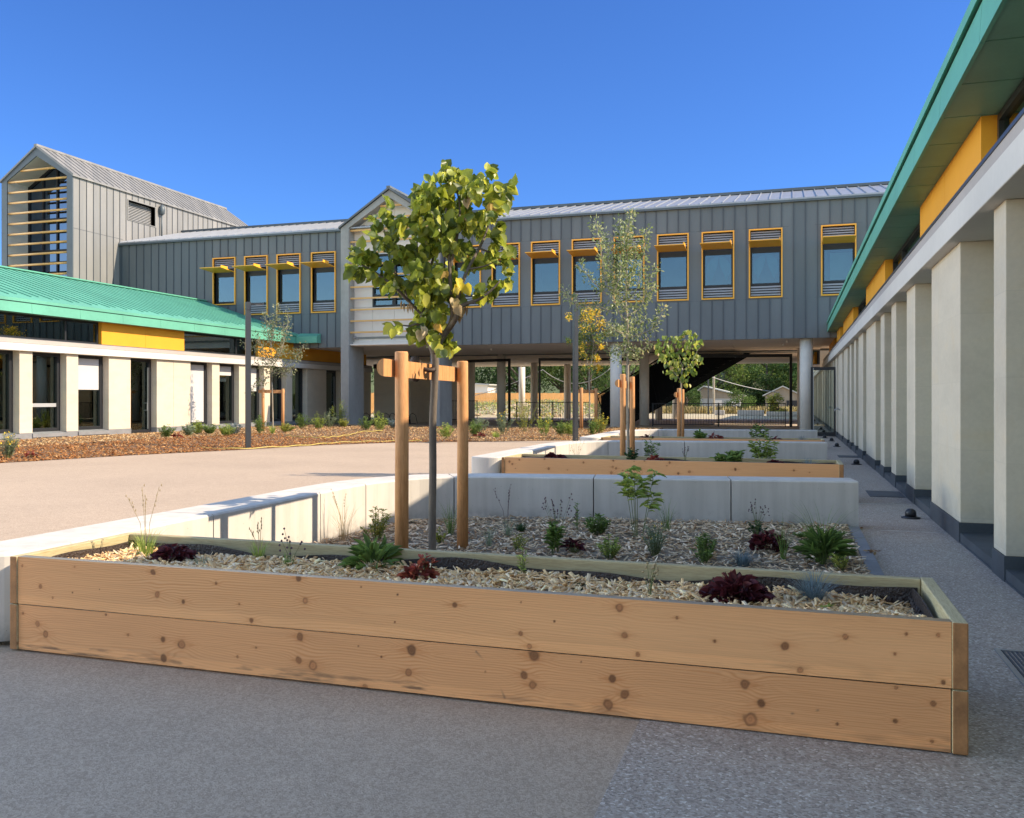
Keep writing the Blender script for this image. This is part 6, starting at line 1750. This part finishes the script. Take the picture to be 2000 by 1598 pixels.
for i, ((x, y, h_, w_, pal), lab) in enumerate(zip(spots, labs)):
    b = 26*min(1, max(0, (y - 116)/120))**.9*.95 - .3
    fartree('broadleaf_tree', lab, x, y, h_, w_, pal, 400 + i, b, 3000, .36, 'trees on the wooded slope', .08)
fartree('bush', 'round grey green bush between the two far houses', -4.7, 88, 2.3, 3.0, MG, 500, 0, 1800, .16, 'far bushes', .05)
fartree('bush', 'yellowing bamboo like bush in front of the brown house', -1.15, 75, 1.95, 1.6, [(.26,.26,.05),(.34,.30,.06),(.20,.22,.05)], 501, 0, 1500, .16, 'far bushes', .05)
fartree('bush', 'dark bush at the left corner of the pale house', -11.2, 98, 2.6, 3.2, DG, 502, 0, 1600, .18, 'far bushes', .05)
# houses
def house(label, x0, x1, y0_, y1_, zw, ridge, ridx, wallm, name='house', wins=()):
    t = thing(name, label, 'house', ((x0+x1)/2, (y0_+y1_)/2, 0))
    mb = MB(); mb.prism([(x0, 0), (x1, 0), (x1, zw[1]), (ridx, ridge), (x0, zw[0])], y0_, y1_); mb.build('wall', wallm, t)
    mb = MB()
    mb.prism([(x0 - .3, zw[0] - .06), (ridx, ridge + .02), (ridx, ridge + .14), (x0 - .3, zw[0] + .06)], y0_ - .35, y1_ + .35)
    mb.prism([(x1 + .3, zw[1] - .06), (ridx, ridge + .02), (ridx, ridge + .14), (x1 + .3, zw[1] + .06)], y0_ - .35, y1_ + .35)
    mb.build('roof', M['metal_roof'], t)
    for (a, b, c, d) in wins:
        mb = MB(); mb.box(a, y0_ - .04, c, b, y0_ - .001, d); mb.build('window', M['white'], t)
    return t
hs = house('pale low house with a mono pitch gable, left of the far bush', -10.0, -5.6, 102, 110, (2.35, 1.75), 2.75, -9.6, M['plaster'], wins=((-8.4, -7.6, .7, 1.25), (-6.6, -5.9, .7, 1.25)))
mb = MB(); mb.prism([(-9.95, 1.45), (-5.65, 1.45), (-5.65, 1.74), (-9.6, 2.68), (-9.95, 2.3)], 101.95, 101.995); mb.build('gable_boards', M['woodwall'], hs)
hs = house('brown shed like house with a pointed gable next to the right column', -2.9, .9, 104, 111, (1.75, 1.75), 2.75, -1.0, M['woodwall'])
mb = MB(); mb.box(-.6, 103.95, 0, .6, 103.99, 1.2); mb.build('opening', M['black'], hs)
hs = house('low white building with flat roof seen left of the near trunk', -38, -31, 88.5, 94, (2.9, 2.9), 3.05, -34.5, M['white'], 'house', ((-35.5, -34.2, 1.9, 2.3),))
# dry grass strip, low walls, poles, wires
rg = np.random.default_rng(5); n = 7000
x = rg.uniform(-13, 2, n); y = rg.uniform(84, 96, n)
P = np.column_stack([x, y, -.03 + 0*x]); V, F, k = leaves(P, rg.normal(0, .3, (n, 3)) + AZ, rg.normal(0, 1, (n, 3)), rg.uniform(.3, .8, n), .07, T_OVAL)
tag(np_mesh('dry_grass', V, F, M['farleaf'], None, np.repeat(pick([(.45,.36,.18),(.36,.28,.13),(.28,.25,.10)], n, rg), k, 0)), 'strip of tall dry grass in front of the far houses', 'grass', kind='stuff')
for (x0, x1, y, h_, lab) in ((-6.3, -5.5, 76.8, .42, 'short white block at the left of the far court'), (-4.3, -2.2, 74.6, .45, 'low white wall in the sun of the far court'), (-2.0, 1.0, 74.2, .36, 'low grey wall before the yellow bush')):
    mb = MB(); mb.box(x0, y, 0, x1, y + .45, h_); tag(mb.build('low_wall', M['concrete'], loc=((x0+x1)/2, y, 0), bevel=.02), lab, 'wall', 'low white walls of the far court')
for (x, y, h_, r, m_, lab) in ((-7.1, 79.6, 5.2, .07, 'anthracite', 'dark lamp post of the far court'), (-6.95, 83.5, 7.5, .12, 'bark_pale', 'wooden utility pole beyond the railing')):
    mb = MB(); mb.cyl(x, y, 0, h_, r, 10, r*.8)
    if m_ == 'anthracite': mb.box(x, y - .05, h_ - .08, x + .6, y + .05, h_)
    else: mb.box(x - .6, y - .05, h_ - .5, x + .6, y + .05, h_ - .4)
    tag(mb.build('utility_pole' if m_ != 'anthracite' else 'street_lamp', M[m_], loc=(x, y, 0)), lab, 'pole')
def wire(lab, a, b, sag, r=.03):
    a, b = np.array(a, float), np.array(b, float); s = np.linspace(0, 1, 24)[:, None]
    P = a*(1-s) + b*s - AZ*(4*sag*s*(1-s)); mb = MB(); mb.tube(P, r, 6)
    tag(mb.build('rope_garland', M['louvre'], loc=tuple(a), smooth=True), lab, 'rope', 'slack ropes beyond the building')
wire('slack grey rope hanging between the two middle columns', (-18.0, 64, 3.6), (-13.0, 65, 3.7), 1.1)
wire('grey rope sloping behind the left columns', (-26.0, 64, 1.2), (-18.0, 64, 3.6), .35)
wire('grey rope hanging right of the lamp post', (-13.0, 65, 3.7), (-8.6, 66, 3.7), .8)
wire('dark cable descending in front of the wooded slope', (-7.0, 66, 3.55), (-1.0, 72, 1.9), .25)
